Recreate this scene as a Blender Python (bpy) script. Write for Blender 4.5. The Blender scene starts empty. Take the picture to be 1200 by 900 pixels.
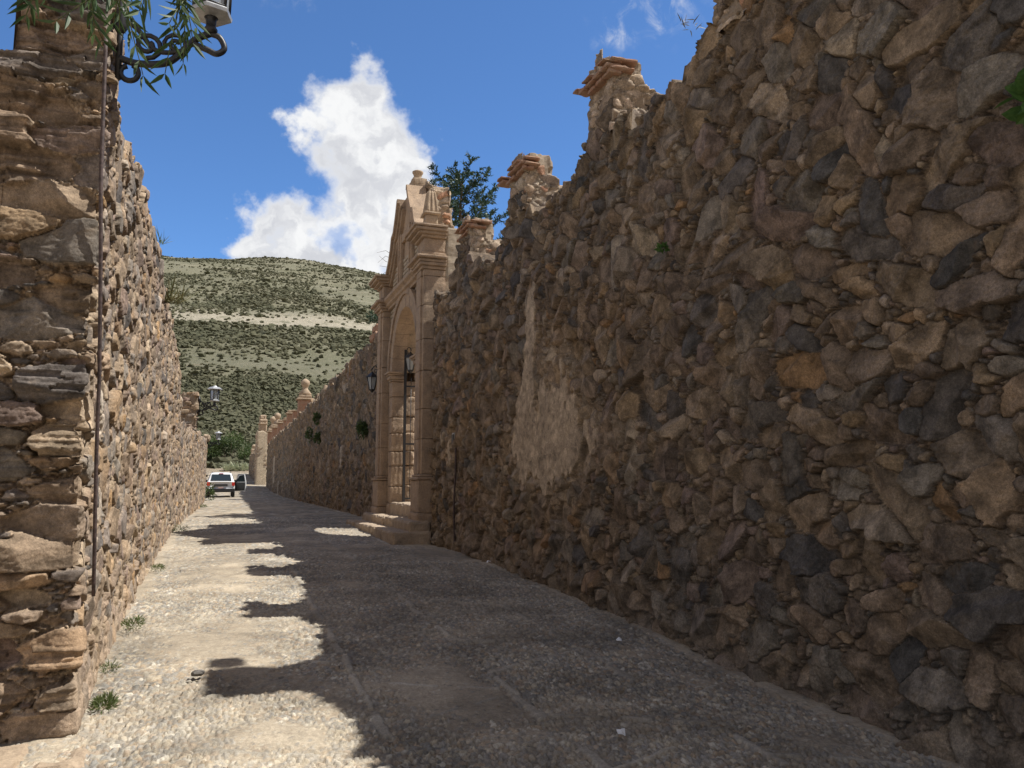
import bpy, bmesh, math, random
import numpy as np
from mathutils import Vector, Matrix

random.seed(11)
R = math.radians
C = bpy.context.scene.collection
sc = bpy.context.scene

# ------------------------------------------------------------------ camera
F_PX = 960.0
PITCH = math.atan(116 / 960.0)
YAW = math.atan(342 / 960.0 * math.cos(PITCH))
CAM_H = 1.6
cam = bpy.data.cameras.new("camera")
cam.sensor_width = 36.0
cam.lens = F_PX / 1200.0 * 36.0
cam.clip_start = 0.05
cam.clip_end = 6000
cam_ob = bpy.data.objects.new("camera", cam)
cam_ob.location = (0, 0, CAM_H)
cam_ob.rotation_euler = (R(90) + PITCH, 0, -YAW)
C.objects.link(cam_ob)
sc.camera = cam_ob

# ------------------------------------------------------------------ light
SUN = Vector((0.595, -0.15, 1.0)).normalized()
sl = bpy.data.lights.new("sun", 'SUN')
sl.energy = 5.0
sl.angle = R(0.5)
sl.color = (1.0, 0.965, 0.905)
so = bpy.data.objects.new("sun", sl)
so.rotation_euler = SUN.to_track_quat('Z', 'Y').to_euler()
so.location = (30, -10, 60)
C.objects.link(so)

sc.view_settings.view_transform = 'Standard'
sc.view_settings.look = 'None'
sc.view_settings.gamma = 1
sc.view_settings.use_curve_mapping = False
sc.view_settings.exposure = 0.4
sc.cycles.use_denoising = True
sc.cycles.max_bounces = 6
sc.cycles.diffuse_bounces = 4
sc.cycles.use_adaptive_sampling = True


def nd(nt, typ, loc=None, **kw):
    n = nt.nodes.new(typ)
    for k, v in kw.items():
        setattr(n, k, v)
    return n


def vmath(nt, op, a, b=None):
    n = nt.nodes.new('ShaderNodeVectorMath')
    n.operation = op
    for i, v in enumerate((a, b)):
        if v is None:
            continue
        if hasattr(v, 'is_output'):
            nt.links.new(v, n.inputs[i])
        else:
            n.inputs[i].default_value = v
    return n.outputs['Value'] if op in ('DOT_PRODUCT', 'LENGTH', 'DISTANCE') else n.outputs['Vector']


def fmath(nt, op, a, b=None, c=None, clamp=False):
    n = nt.nodes.new('ShaderNodeMath')
    n.operation = op
    n.use_clamp = clamp
    for i, v in enumerate((a, b, c)):
        if v is None:
            continue
        if hasattr(v, 'is_output'):
            nt.links.new(v, n.inputs[i])
        else:
            n.inputs[i].default_value = v
    return n.outputs[0]


def mrange(nt, v, a, b, c=0.0, d=1.0, smooth=True):
    n = nt.nodes.new('ShaderNodeMapRange')
    n.interpolation_type = 'SMOOTHSTEP' if smooth else 'LINEAR'
    nt.links.new(v, n.inputs[0])
    for i, x in enumerate((a, b, c, d)):
        n.inputs[i + 1].default_value = x
    return n.outputs[0]


def noise_node(nt, vec, scale, detail=6, rough=0.55, dist=0.0):
    n = nt.nodes.new('ShaderNodeTexNoise')
    n.inputs['Scale'].default_value = scale
    n.inputs['Detail'].default_value = detail
    n.inputs['Roughness'].default_value = rough
    n.inputs['Distortion'].default_value = dist
    if vec is not None:
        nt.links.new(vec, n.inputs['Vector'])
    return n.outputs[0]


def mixc(nt, fac, a, b, mode='MIX'):
    n = nt.nodes.new('ShaderNodeMix')
    n.data_type = 'RGBA'
    n.blend_type = mode
    for k, v in ((0, fac), (6, a), (7, b)):
        if hasattr(v, 'is_output'):
            nt.links.new(v, n.inputs[k])
        elif k == 0:
            n.inputs[0].default_value = v
        else:
            n.inputs[k].default_value = (v[0], v[1], v[2], 1)
    return n.outputs[2]


# ------------------------------------------------------------------ world: sky and cumulus, all in sky directions
def pixel_dir(u, v):
    cp, sp, cy, sy = math.cos(PITCH), math.sin(PITCH), math.cos(YAW), math.sin(YAW)
    fw = Vector((sy * cp, cy * cp, sp))
    rt = Vector((cy, -sy, 0))
    up = rt.cross(fw)
    return (fw + rt * ((u - 600) / F_PX) + up * ((450 - v) / F_PX))


world = bpy.data.worlds.new("World")
sc.world = world
world.use_nodes = True
nt = world.node_tree
nt.nodes.clear()
sky = nd(nt, 'ShaderNodeTexSky')
sky.sky_type = 'NISHITA'
sky.sun_disc = False
sky.sun_elevation = math.asin(SUN.z)
sky.sun_rotation = math.atan2(SUN.x, SUN.y)
sky.altitude = 2700
sky.air_density = 1.0
sky.dust_density = 0.35
sky.ozone_density = 1.2
gen = nd(nt, 'ShaderNodeTexCoord').outputs['Generated']
CC = Vector((410, 210))
e0 = pixel_dir(*CC).normalized()
ex = Vector((0, 0, 1)).cross(e0).normalized() * -1.0
ey = ex.cross(e0).normalized()
if ey.z < 0:
    ey = -ey
d0 = vmath(nt, 'DOT_PRODUCT', gen, tuple(e0))
d1 = vmath(nt, 'DOT_PRODUCT', gen, tuple(ex))
d2 = vmath(nt, 'DOT_PRODUCT', gen, tuple(ey))
d0s = fmath(nt, 'MAXIMUM', d0, 0.05)
cx_ = fmath(nt, 'DIVIDE', d1, d0s)
cy_ = fmath(nt, 'DIVIDE', d2, d0s)
comb = nd(nt, 'ShaderNodeCombineXYZ')
nt.links.new(cx_, comb.inputs[0])
nt.links.new(cy_, comb.inputs[1])
cvec = comb.outputs[0]
# soft displacement of the outline
wn = nt.nodes.new('ShaderNodeTexNoise')
wn.inputs['Scale'].default_value = 26
wn.inputs['Detail'].default_value = 7
wn.inputs['Roughness'].default_value = 0.56
nt.links.new(cvec, wn.inputs['Vector'])
wv = vmath(nt, 'SUBTRACT', wn.outputs['Color'], (0.5, 0.5, 0.5))
wv = vmath(nt, 'MULTIPLY', wv, (0.085, 0.085, 0.0))
cw = vmath(nt, 'ADD', cvec, wv)


def tang(u, v):
    d = pixel_dir(u, v)
    return (d.dot(ex) / d.dot(e0), d.dot(ey) / d.dot(e0), 0.0)


field = None
BL = [(428, 112, 40), (398, 128, 42), (362, 146, 30), (442, 150, 48), (462, 172, 40), (476, 186, 34), (405, 172, 44),
      (430, 205, 58), (470, 215, 46), (425, 245, 46), (350, 260, 38), (314, 258, 36), (300, 285, 32), (345, 292, 42),
      (395, 268, 44), (440, 285, 60), (480, 262, 50), (420, 320, 60), (330, 320, 50), (375, 310, 44)]
for (u, v, r) in BL:
    dd = vmath(nt, 'DISTANCE', cw, tang(u, v))
    val = fmath(nt, 'SUBTRACT', 1.0, fmath(nt, 'DIVIDE', dd, r * 1.03 / F_PX))
    field = val if field is None else fmath(nt, 'SMOOTH_MAX', field, val, 0.25)
hole = fmath(nt, 'SUBTRACT', 1.0, fmath(nt, 'DIVIDE', vmath(nt, 'DISTANCE', cw, tang(396, 279)), 30 / F_PX))
hole = mrange(nt, hole, 0.0, 0.7, 0.0, 0.62)
f_big = noise_node(nt, cvec, 22, 8, 0.6)
f_det = fmath(nt, 'MULTIPLY', fmath(nt, 'SUBTRACT', f_big, 0.5), 0.5)
dens = fmath(nt, 'ADD', field, f_det)
mask = mrange(nt, dens, 0.0, 0.6)
mask = fmath(nt, 'MULTIPLY', mask, fmath(nt, 'SUBTRACT', 1.0, hole))
# wisps high on the right and thin veils
wisp = None
for (u, v, r) in ((722, 26, 26), (782, 4, 38), (905, -60, 90), (330, -30, 30)):
    dd = vmath(nt, 'DISTANCE', cw, tang(u, v))
    val = fmath(nt, 'SUBTRACT', 1.0, fmath(nt, 'DIVIDE', dd, r * 1.3 / F_PX))
    wisp = val if wisp is None else fmath(nt, 'MAXIMUM', wisp, val)
wm = fmath(nt, 'MULTIPLY', mrange(nt, wisp, 0.0, 0.9), mrange(nt, noise_node(nt, cvec, 30, 8, 0.65, 0.6), 0.42, 0.75))
wm = fmath(nt, 'MULTIPLY', wm, 0.55)
# unseen dome clouds, added to warm and brighten the shade; none near the column
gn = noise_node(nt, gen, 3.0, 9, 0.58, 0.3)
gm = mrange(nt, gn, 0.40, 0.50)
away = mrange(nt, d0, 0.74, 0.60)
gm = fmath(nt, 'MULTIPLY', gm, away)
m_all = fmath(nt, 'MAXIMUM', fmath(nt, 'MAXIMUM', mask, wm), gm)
shade_n = noise_node(nt, vmath(nt, 'ADD', cw, (0.012, 0.02, 0.3)), 17, 7, 0.55)
shade = mrange(nt, shade_n, 0.36, 0.62)
edge_l = mrange(nt, dens, 0.75, 0.25)
lit = fmath(nt, 'MAXIMUM', shade, fmath(nt, 'MULTIPLY', edge_l, 0.9))
ccol = mixc(nt, lit, (4.3, 4.4, 4.7), (6.2, 6.25, 6.3))
# the added clouds are tinted warm grey to offset the blue ambient
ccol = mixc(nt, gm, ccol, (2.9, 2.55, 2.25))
skyc = mixc(nt, 1.0, sky.outputs[0], (0.68, 0.97, 1.25), 'MULTIPLY')
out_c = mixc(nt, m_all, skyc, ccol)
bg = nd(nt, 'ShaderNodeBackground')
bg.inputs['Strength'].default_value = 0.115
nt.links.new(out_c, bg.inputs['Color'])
wo = nd(nt, 'ShaderNodeOutputWorld')
nt.links.new(bg.outputs[0], wo.inputs['Surface'])


# ------------------------------------------------------------------ naming helpers
def tag(o, label=None, cat=None, group=None, kind=None):
    if label:
        o['label'] = label
    if cat:
        o['category'] = cat
    if group:
        o['group'] = group
    if kind:
        o['kind'] = kind
    return o


def empty(name, loc, label=None, cat=None, group=None, rz=0.0):
    o = bpy.data.objects.new(name, None)
    o.empty_display_size = 0.2
    o.location = loc
    o.rotation_euler = (0, 0, rz)
    C.objects.link(o)
    bpy.context.view_layer.update()
    return tag(o, label, cat, group)


def link(name, me, mat=None, parent=None):
    o = bpy.data.objects.new(name, me)
    if mat:
        me.materials.append(mat)
    C.objects.link(o)
    if parent:
        o.parent = parent
    return o


class MB:
    """collects simple shapes into ONE mesh"""

    def __init__(self):
        self.v = []
        self.f = []
        self.smooth = []

    def add(self, vs, fs, smooth=False):
        b = len(self.v)
        self.v += [tuple(p) for p in vs]
        self.f += [tuple(i + b for i in f) for f in fs]
        self.smooth += [smooth] * len(fs)

    def box(self, x0, x1, y0, y1, z0, z1):
        v = [(x0, y0, z0), (x1, y0, z0), (x1, y1, z0), (x0, y1, z0), (x0, y0, z1), (x1, y0, z1), (x1, y1, z1), (x0, y1, z1)]
        self.add(v, [(0, 3, 2, 1), (4, 5, 6, 7), (0, 1, 5, 4), (1, 2, 6, 5), (2, 3, 7, 6), (3, 0, 4, 7)])

    def prism(self, poly, axis, a, b):
        """poly: list of 2D points extruded along axis between a and b"""
        n = len(poly)

        def mk(p, t):
            if axis == 'y':
                return (p[0], t, p[1])
            if axis == 'x':
                return (t, p[0], p[1])
            return (p[0], p[1], t)
        v = [mk(p, a) for p in poly] + [mk(p, b) for p in poly]
        f = [tuple(range(n)), tuple(range(2 * n - 1, n - 1, -1))]
        f += [(i, i + n, (i + 1) % n + n, (i + 1) % n) for i in range(n)]
        self.add(v, f)

    def tube(self, pts, r, n=8, r1=None, cap=True):
        pts = [Vector(p) for p in pts]
        m = len(pts)
        rr = r if isinstance(r, (list, tuple)) else [r + ((r1 if r1 is not None else r) - r) * i / (m - 1) for i in range(m)]
        vs, fs = [], []
        ref = Vector((0.13, 0.31, 0.94))
        for i, p in enumerate(pts):
            t = (pts[min(i + 1, m - 1)] - pts[max(i - 1, 0)])
            if t.length < 1e-9:
                t = Vector((0, 0, 1))
            t.normalize()
            a = t.cross(ref)
            if a.length < 0.05:
                a = t.cross(Vector((1, 0, 0)))
            a.normalize()
            b = t.cross(a)
            for k in range(n):
                an = 2 * math.pi * k / n
                vs.append(p + (a * math.cos(an) + b * math.sin(an)) * rr[i])
        for i in range(m - 1):
            for k in range(n):
                k2 = (k + 1) % n
                fs.append((i * n + k, i * n + k2, (i + 1) * n + k2, (i + 1) * n + k))
        if cap:
            fs.append(tuple(range(n - 1, -1, -1)))
            fs.append(tuple((m - 1) * n + k for k in range(n)))
        self.add(vs, fs, True)

    def lathe(self, prof, c, n=16, phase=0.0, smooth=True):
        vs, fs = [], []
        for (r, z) in prof:
            for k in range(n):
                an = 2 * math.pi * k / n + phase
                vs.append((c[0] + r * math.cos(an), c[1] + r * math.sin(an), c[2] + z))
        m = len(prof)
        for i in range(m - 1):
            for k in range(n):
                k2 = (k + 1) % n
                fs.append((i * n + k, i * n + k2, (i + 1) * n + k2, (i + 1) * n + k))
        fs.append(tuple(range(n - 1, -1, -1)))
        fs.append(tuple((m - 1) * n + k for k in range(n)))
        self.add(vs, fs, smooth)

    def build(self, name, mat=None, parent=None, origin=None):
        me = bpy.data.meshes.new(name)
        me.from_pydata(self.v, [], self.f)
        me.polygons.foreach_set('use_smooth', self.smooth)
        me.validate()
        me.update()
        o = link(name, me, mat)
        if parent:
            o.parent = parent
            o.matrix_parent_inverse = parent.matrix_world.inverted()
        return o


def np_mesh(name, V, Q, mat=None, col=None, smooth=True, parent=None):
    """V (n,3), Q (m,4) or (m,3) int arrays -> one mesh object"""
    me = bpy.data.meshes.new(name)
    V = np.ascontiguousarray(V, dtype=np.float32)
    Q = np.ascontiguousarray(Q, dtype=np.int32)
    k = Q.shape[1]
    me.vertices.add(len(V))
    me.vertices.foreach_set('co', V.ravel())
    me.loops.add(Q.size)
    me.loops.foreach_set('vertex_index', Q.ravel())
    me.polygons.add(len(Q))
    me.polygons.foreach_set('loop_start', np.arange(0, Q.size, k, dtype=np.int32))
    me.polygons.foreach_set('use_smooth', np.full(len(Q), smooth, dtype=bool))
    me.update(calc_edges=True)
    if col is not None:
        at = me.color_attributes.new('Col', 'FLOAT_COLOR', 'POINT')
        c4 = np.ones((len(V), 4), dtype=np.float32)
        c4[:, :col.shape[1]] = col
        at.data.foreach_set('color', c4.ravel())
    o = link(name, me, mat)
    if parent:
        o.parent = parent
        o.matrix_parent_inverse = parent.matrix_world.inverted()
    return o


# ------------------------------------------------------------------ numpy noise
def _hash(ix, iy, seed):
    n = (ix.astype(np.int64) * 374761393 + iy.astype(np.int64) * 668265263 + seed * 144665 + 1013904223) & 0xffffffff
    n = ((n ^ (n >> 13)) * 1274126177) & 0xffffffff
    n = ((n ^ (n >> 15)) * 2246822519) & 0xffffffff
    n = n ^ (n >> 16)
    return n.astype(np.float64) / 4294967296.0


def vn(x, y, seed=0):
    x = np.asarray(x, dtype=np.float64)
    y = np.asarray(y, dtype=np.float64)
    xi = np.floor(x)
    yi = np.floor(y)
    fx = x - xi
    fy = y - yi
    fx = fx * fx * fx * (fx * (fx * 6 - 15) + 10)
    fy = fy * fy * fy * (fy * (fy * 6 - 15) + 10)
    a = _hash(xi, yi, seed)
    b = _hash(xi + 1, yi, seed)
    c = _hash(xi, yi + 1, seed)
    d = _hash(xi + 1, yi + 1, seed)
    return ((a + (b - a) * fx) * (1 - fy) + (c + (d - c) * fx) * fy) * 2 - 1


def fbm(x, y, seed=0, octv=4, gain=0.5, lac=2.07):
    t = 0.0
    a = 1.0
    n = 0.0
    for i in range(octv):
        t = t + a * vn(x, y, seed + i * 17)
        n += a
        a *= gain
        x = x * lac + 5.3
        y = y * lac + 1.7
    return t / n


def vn3(p, seed=0):
    """cheap 3D noise on an (n,3) array: three crossed 2D noises"""
    return (vn(p[:, 0] + 0.37 * p[:, 2], p[:, 1] - 0.29 * p[:, 2], seed) + vn(p[:, 1] + 0.31 * p[:, 0], p[:, 2] + 9.1, seed + 5)
            + vn(p[:, 2] - 0.27 * p[:, 1], p[:, 0] + 3.3, seed + 9)) / 1.9


def sstep(a, b, x):
    t = np.clip((x - a) / (b - a), 0, 1)
    return t * t * (3 - 2 * t)


def ground_z(y):
    return np.interp(y, [-20, 3.5, 5.3, 6.6, 8.2, 10.6, 12.8, 17, 22, 30, 60, 75, 100, 118, 135],
                     [-.05, -.03, .02, .08, .16, .25, .34, .43, .54, .60, .64, .9, 2.0, 2.9, 3.3])


def worley(X, Y, cell, seed, jit=0.42):
    gx, gy = np.floor(X / cell), np.floor(Y / cell)
    f1 = np.full(X.shape, 9.0)
    f2 = np.full(X.shape, 9.0)
    hid = np.zeros(X.shape)
    dxs = np.zeros(X.shape)
    dys = np.zeros(X.shape)
    for i in (-1, 0, 1):
        for j in (-1, 0, 1):
            cx, cy = gx + i, gy + j
            px = (cx + 0.5 + jit * (2 * _hash(cx, cy, seed) - 1)) * cell
            py = (cy + 0.5 + jit * (2 * _hash(cx, cy, seed + 1) - 1)) * cell
            an = _hash(cx, cy, seed + 2) * math.pi
            st = 0.72 + 0.5 * _hash(cx, cy, seed + 3)
            w = 0.75 + 0.6 * _hash(cx, cy, seed + 4)
            dx, dy = X - px, Y - py
            u = (np.cos(an) * dx + np.sin(an) * dy) * st
            v = (-np.sin(an) * dx + np.cos(an) * dy) / st
            d = np.hypot(u, v) / (cell * w)
            m = d < f1
            f2 = np.where(m, f1, np.minimum(f2, d))
            hid = np.where(m, _hash(cx, cy, seed + 5), hid)
            dxs = np.where(m, dx, dxs)
            dys = np.where(m, dy, dys)
            f1 = np.where(m, d, f1)
    return f1, f2, hid, dxs, dys


# ------------------------------------------------------------------ materials
def new_mat(name):
    m = bpy.data.materials.new(name)
    m.use_nodes = True
    nt = m.node_tree
    nt.nodes.clear()
    out = nt.nodes.new('ShaderNodeOutputMaterial')
    b = nt.nodes.new('ShaderNodeBsdfPrincipled')
    b.inputs['Roughness'].default_value = 0.9
    b.inputs['Specular IOR Level'].default_value = 0.25
    nt.links.new(b.outputs[0], out.inputs['Surface'])
    return m, nt, b


def bump(nt, b, h, strength, dist):
    n = nt.nodes.new('ShaderNodeBump')
    n.inputs['Strength'].default_value = strength
    n.inputs['Distance'].default_value = dist
    nt.links.new(h, n.inputs['Height'])
    nt.links.new(n.outputs[0], b.inputs['Normal'])


def stone_mat(name, sc1=7.0, sc2=45.0, var=0.5, bump_d=0.006, rough=0.9, ochre=(0.23, 0.155, 0.088), pale=(0.29, 0.245, 0.19)):
    """colour of each stone comes from the mesh; veins, patina and grain from noise"""
    m, nt, b = new_mat(name)
    at = nd(nt, 'ShaderNodeAttribute', attribute_name='Col')
    pos0 = nd(nt, 'ShaderNodeNewGeometry').outputs['Position']
    offv = vmath(nt, 'SCALE', (17.3, -41.7, 29.1))
    nt.links.new(at.outputs['Alpha'], offv.node.inputs['Scale'])
    pos = vmath(nt, 'ADD', pos0, offv)
    n1 = noise_node(nt, pos, sc1, 8, 0.62, 0.4)
    n2 = noise_node(nt, pos0, sc2, 6, 0.65)
    k1 = mrange(nt, n1, 0.3, 0.7, 1 - var, 1 + var * 0.9)
    k2 = mrange(nt, n2, 0.25, 0.75, 1 - var * 0.6, 1 + var * 0.6)
    n5 = noise_node(nt, pos0, sc2 * 3.1, 3, 0.6)
    k = fmath(nt, 'MULTIPLY', fmath(nt, 'MULTIPLY', k1, k2), mrange(nt, n5, 0.28, 0.72, 1 - var * 0.5, 1 + var * 0.5))
    c = vmath(nt, 'SCALE', at.outputs['Color'])
    sn = c.node
    nt.links.new(k, sn.inputs['Scale'])
    # ochre and pale lichen blotches
    n3 = noise_node(nt, pos, 3.3, 9, 0.7, 0.8)
    c2 = mixc(nt, mrange(nt, n3, 0.55, 0.72, 0, 0.35), c, ochre, 'MIX')
    n4 = noise_node(nt, pos, 14, 9, 0.75, 0.2)
    c3 = mixc(nt, mrange(nt, n4, 0.62, 0.74, 0, 0.4), c2, pale, 'MIX')
    nt.links.new(c3, b.inputs['Base Color'])
    b.inputs['Roughness'].default_value = rough
    h = fmath(nt, 'ADD', noise_node(nt, pos0, 60, 8, 0.7), fmath(nt, 'MULTIPLY', n2, 0.6))
    bump(nt, b, h, 0.9, bump_d)
    return m


def plain_stone(name, c1, c2, scale=6.0, bump_d=0.006, dark=(0.1, 0.085, 0.07), darkamt=0.5, streak=False):
    m, nt, b = new_mat(name)
    pos = nd(nt, 'ShaderNodeNewGeometry').outputs['Position']
    n1 = noise_node(nt, pos, scale, 8, 0.65, 0.5)
    c = mixc(nt, mrange(nt, n1, 0.32, 0.68), c1, c2)
    v2 = pos
    if streak:
        v2 = vmath(nt, 'MULTIPLY', pos, (1.0, 1.0, 0.22))
    n2 = noise_node(nt, v2, scale * 0.9, 9, 0.7, 0.6)
    c = mixc(nt, mrange(nt, n2, 0.52, 0.75, 0, darkamt), c, dark)
    n3 = noise_node(nt, pos, scale * 9, 6, 0.7)
    k = mrange(nt, n3, 0.25, 0.75, 0.78, 1.2)
    cs = vmath(nt, 'SCALE', c)
    nt.links.new(k, cs.node.inputs['Scale'])
    nt.links.new(cs, b.inputs['Base Color'])
    bump(nt, b, fmath(nt, 'ADD', n3, n1), 0.8, bump_d)
    return m


M = {}
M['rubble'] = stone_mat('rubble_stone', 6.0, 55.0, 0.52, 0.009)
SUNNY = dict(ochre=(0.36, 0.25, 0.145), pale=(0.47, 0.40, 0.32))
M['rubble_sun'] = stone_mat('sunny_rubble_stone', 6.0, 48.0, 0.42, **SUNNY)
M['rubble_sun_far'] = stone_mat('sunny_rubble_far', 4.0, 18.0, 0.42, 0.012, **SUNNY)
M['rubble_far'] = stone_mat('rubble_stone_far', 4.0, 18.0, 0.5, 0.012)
M['street'] = stone_mat('cobble_street', 1.1, 30.0, 0.30, 0.004, ochre=(0.40, 0.31, 0.21), pale=(0.44, 0.39, 0.31))
M['cantera'] = plain_stone('cantera_stone', (0.42, 0.31, 0.215), (0.31, 0.23, 0.165), 3.6, 0.011, dark=(0.11, 0.088, 0.07), darkamt=0.85, streak=True)
M['cantera_pale'] = plain_stone('pale_cantera', (0.42, 0.325, 0.23), (0.32, 0.245, 0.175), 5.0, 0.011, darkamt=0.7)
M['brick'] = plain_stone('worn_brick', (0.33, 0.175, 0.115), (0.34, 0.235, 0.165), 9.0, 0.004, darkamt=0.4)
M['plaster'] = plain_stone('old_plaster', (0.42, 0.36, 0.28), (0.33, 0.27, 0.2), 3.0, 0.004, darkamt=0.4)
M['rubble_fill'] = plain_stone('fill_stone', (0.30, 0.235, 0.17), (0.24, 0.19, 0.14), 6.0, 0.008)
M['step'] = plain_stone('step_stone', (0.42, 0.33, 0.24), (0.31, 0.245, 0.18), 5.0, 0.008, darkamt=0.45)


def simple(name, col, rough=0.5, metal=0.0, var=0.25, scale=20.0, bump_d=0.0):
    m, nt, b = new_mat(name)
    pos = nd(nt, 'ShaderNodeTexCoord').outputs['Object']
    n = noise_node(nt, pos, scale, 5, 0.6)
    k = mrange(nt, n, 0.3, 0.7, 1 - var, 1 + var)
    rgb = nd(nt, 'ShaderNodeRGB')
    rgb.outputs[0].default_value = (*col, 1)
    cs = vmath(nt, 'SCALE', rgb.outputs[0])
    nt.links.new(k, cs.node.inputs['Scale'])
    nt.links.new(cs, b.inputs['Base Color'])
    b.inputs['Roughness'].default_value = rough
    b.inputs['Metallic'].default_value = metal
    b.inputs['Specular IOR Level'].default_value = 0.5
    if bump_d:
        bump(nt, b, n, 0.7, bump_d)
    return m


M['iron'] = simple('black_iron', (0.022, 0.022, 0.024), 0.42, 0.0, 0.3, 40, 0.002)
M['grey_metal'] = simple('weathered_grey_metal', (0.38, 0.39, 0.40), 0.45, 0.3, 0.25, 15)
M['conduit'] = simple('rusty_conduit', (0.075, 0.05, 0.045), 0.7, 0.0, 0.5, 30, 0.003)
M['paper'] = simple('white_paper', (0.75, 0.75, 0.76), 0.8, 0, 0.05)
M['bark'] = simple('bark', (0.11, 0.08, 0.055), 0.95, 0, 0.4, 14, 0.01)


def glass_mat():
    m, nt, b = new_mat('lamp_glass')
    b.inputs['Base Color'].default_value = (0.62, 0.66, 0.68, 1)
    b.inputs['Roughness'].default_value = 0.25
    b.inputs['Transmission Weight'].default_value = 0.55
    b.inputs['Specular IOR Level'].default_value = 0.5
    return m


M['glass'] = glass_mat()


def leaf_mat(name, c1, c2, trans=0.25, scale=1.3, rough=0.55):
    m, nt, b = new_mat(name)
    pos = nd(nt, 'ShaderNodeNewGeometry').outputs['Position']
    at = nd(nt, 'ShaderNodeAttribute', attribute_name='Col')
    n = noise_node(nt, pos, scale, 4, 0.6)
    n2 = noise_node(nt, pos, scale * 17, 3, 0.5)
    c = mixc(nt, mrange(nt, fmath(nt, 'MULTIPLY', fmath(nt, 'ADD', n, n2), 0.5), 0.38, 0.62), c1, c2)
    nt.links.new(c, b.inputs['Base Color'])
    b.inputs['Roughness'].default_value = rough
    b.inputs['Specular IOR Level'].default_value = 0.4
    tr = nd(nt, 'ShaderNodeBsdfTranslucent')
    nt.links.new(c, tr.inputs['Color'])
    mx = nd(nt, 'ShaderNodeMixShader')
    mx.inputs[0].default_value = trans
    out = [n_ for n_ in nt.nodes if n_.type == 'OUTPUT_MATERIAL'][0]
    nt.links.new(b.outputs[0], mx.inputs[1])
    nt.links.new(tr.outputs[0], mx.inputs[2])
    nt.links.new(mx.outputs[0], out.inputs['Surface'])
    return m


M['leaf_pepper'] = leaf_mat('pepper_leaf', (0.045, 0.085, 0.03), (0.10, 0.15, 0.055), 0.3)
M['leaf_conifer'] = leaf_mat('conifer_leaf', (0.02, 0.05, 0.03), (0.055, 0.10, 0.055), 0.15, 2.2)
M['leaf_broad'] = leaf_mat('broad_leaf', (0.05, 0.12, 0.025), (0.09, 0.18, 0.04), 0.35, 3.0)
M['leaf_weed'] = leaf_mat('weed_leaf', (0.08, 0.12, 0.035), (0.15, 0.17, 0.06), 0.25, 4.0)
M['leaf_dry'] = leaf_mat('dry_grass', (0.22, 0.19, 0.09), (0.14, 0.16, 0.07), 0.25, 4.0)
M['leaf_bush'] = leaf_mat('mesquite_leaf', (0.05, 0.085, 0.025), (0.10, 0.14, 0.045), 0.25, 0.6)
M['leaf_agave'] = leaf_mat('agave_leaf', (0.50, 0.52, 0.38), (0.36, 0.40, 0.26), 0.1, 2.0)
M['leaf_scrub'] = leaf_mat('scrub_leaf', (0.125, 0.13, 0.078), (0.178, 0.172, 0.106), 0.4, 0.05, 0.9)

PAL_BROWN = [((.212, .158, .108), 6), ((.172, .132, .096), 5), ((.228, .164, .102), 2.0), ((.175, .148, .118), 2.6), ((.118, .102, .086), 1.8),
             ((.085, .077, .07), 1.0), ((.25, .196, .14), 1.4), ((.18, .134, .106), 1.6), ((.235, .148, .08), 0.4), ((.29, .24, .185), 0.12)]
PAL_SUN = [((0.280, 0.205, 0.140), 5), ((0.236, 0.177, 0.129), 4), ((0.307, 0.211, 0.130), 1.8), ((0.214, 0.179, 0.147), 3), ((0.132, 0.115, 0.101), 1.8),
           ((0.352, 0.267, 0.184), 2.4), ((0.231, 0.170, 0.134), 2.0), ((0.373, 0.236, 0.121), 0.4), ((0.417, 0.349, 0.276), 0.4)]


def pick(pal, n, rng):
    cols = np.array([p[0] for p in pal])
    w = np.array([p[1] for p in pal])
    i = rng.choice(len(pal), n, p=w / w.sum())
    c = cols[i] * rng.uniform(0.84, 1.16, (n, 1)) * rng.uniform(0.985, 1.015, (n, 3))
    return c


# ------------------------------------------------------------------ rubble masonry
SHARP = True


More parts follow.
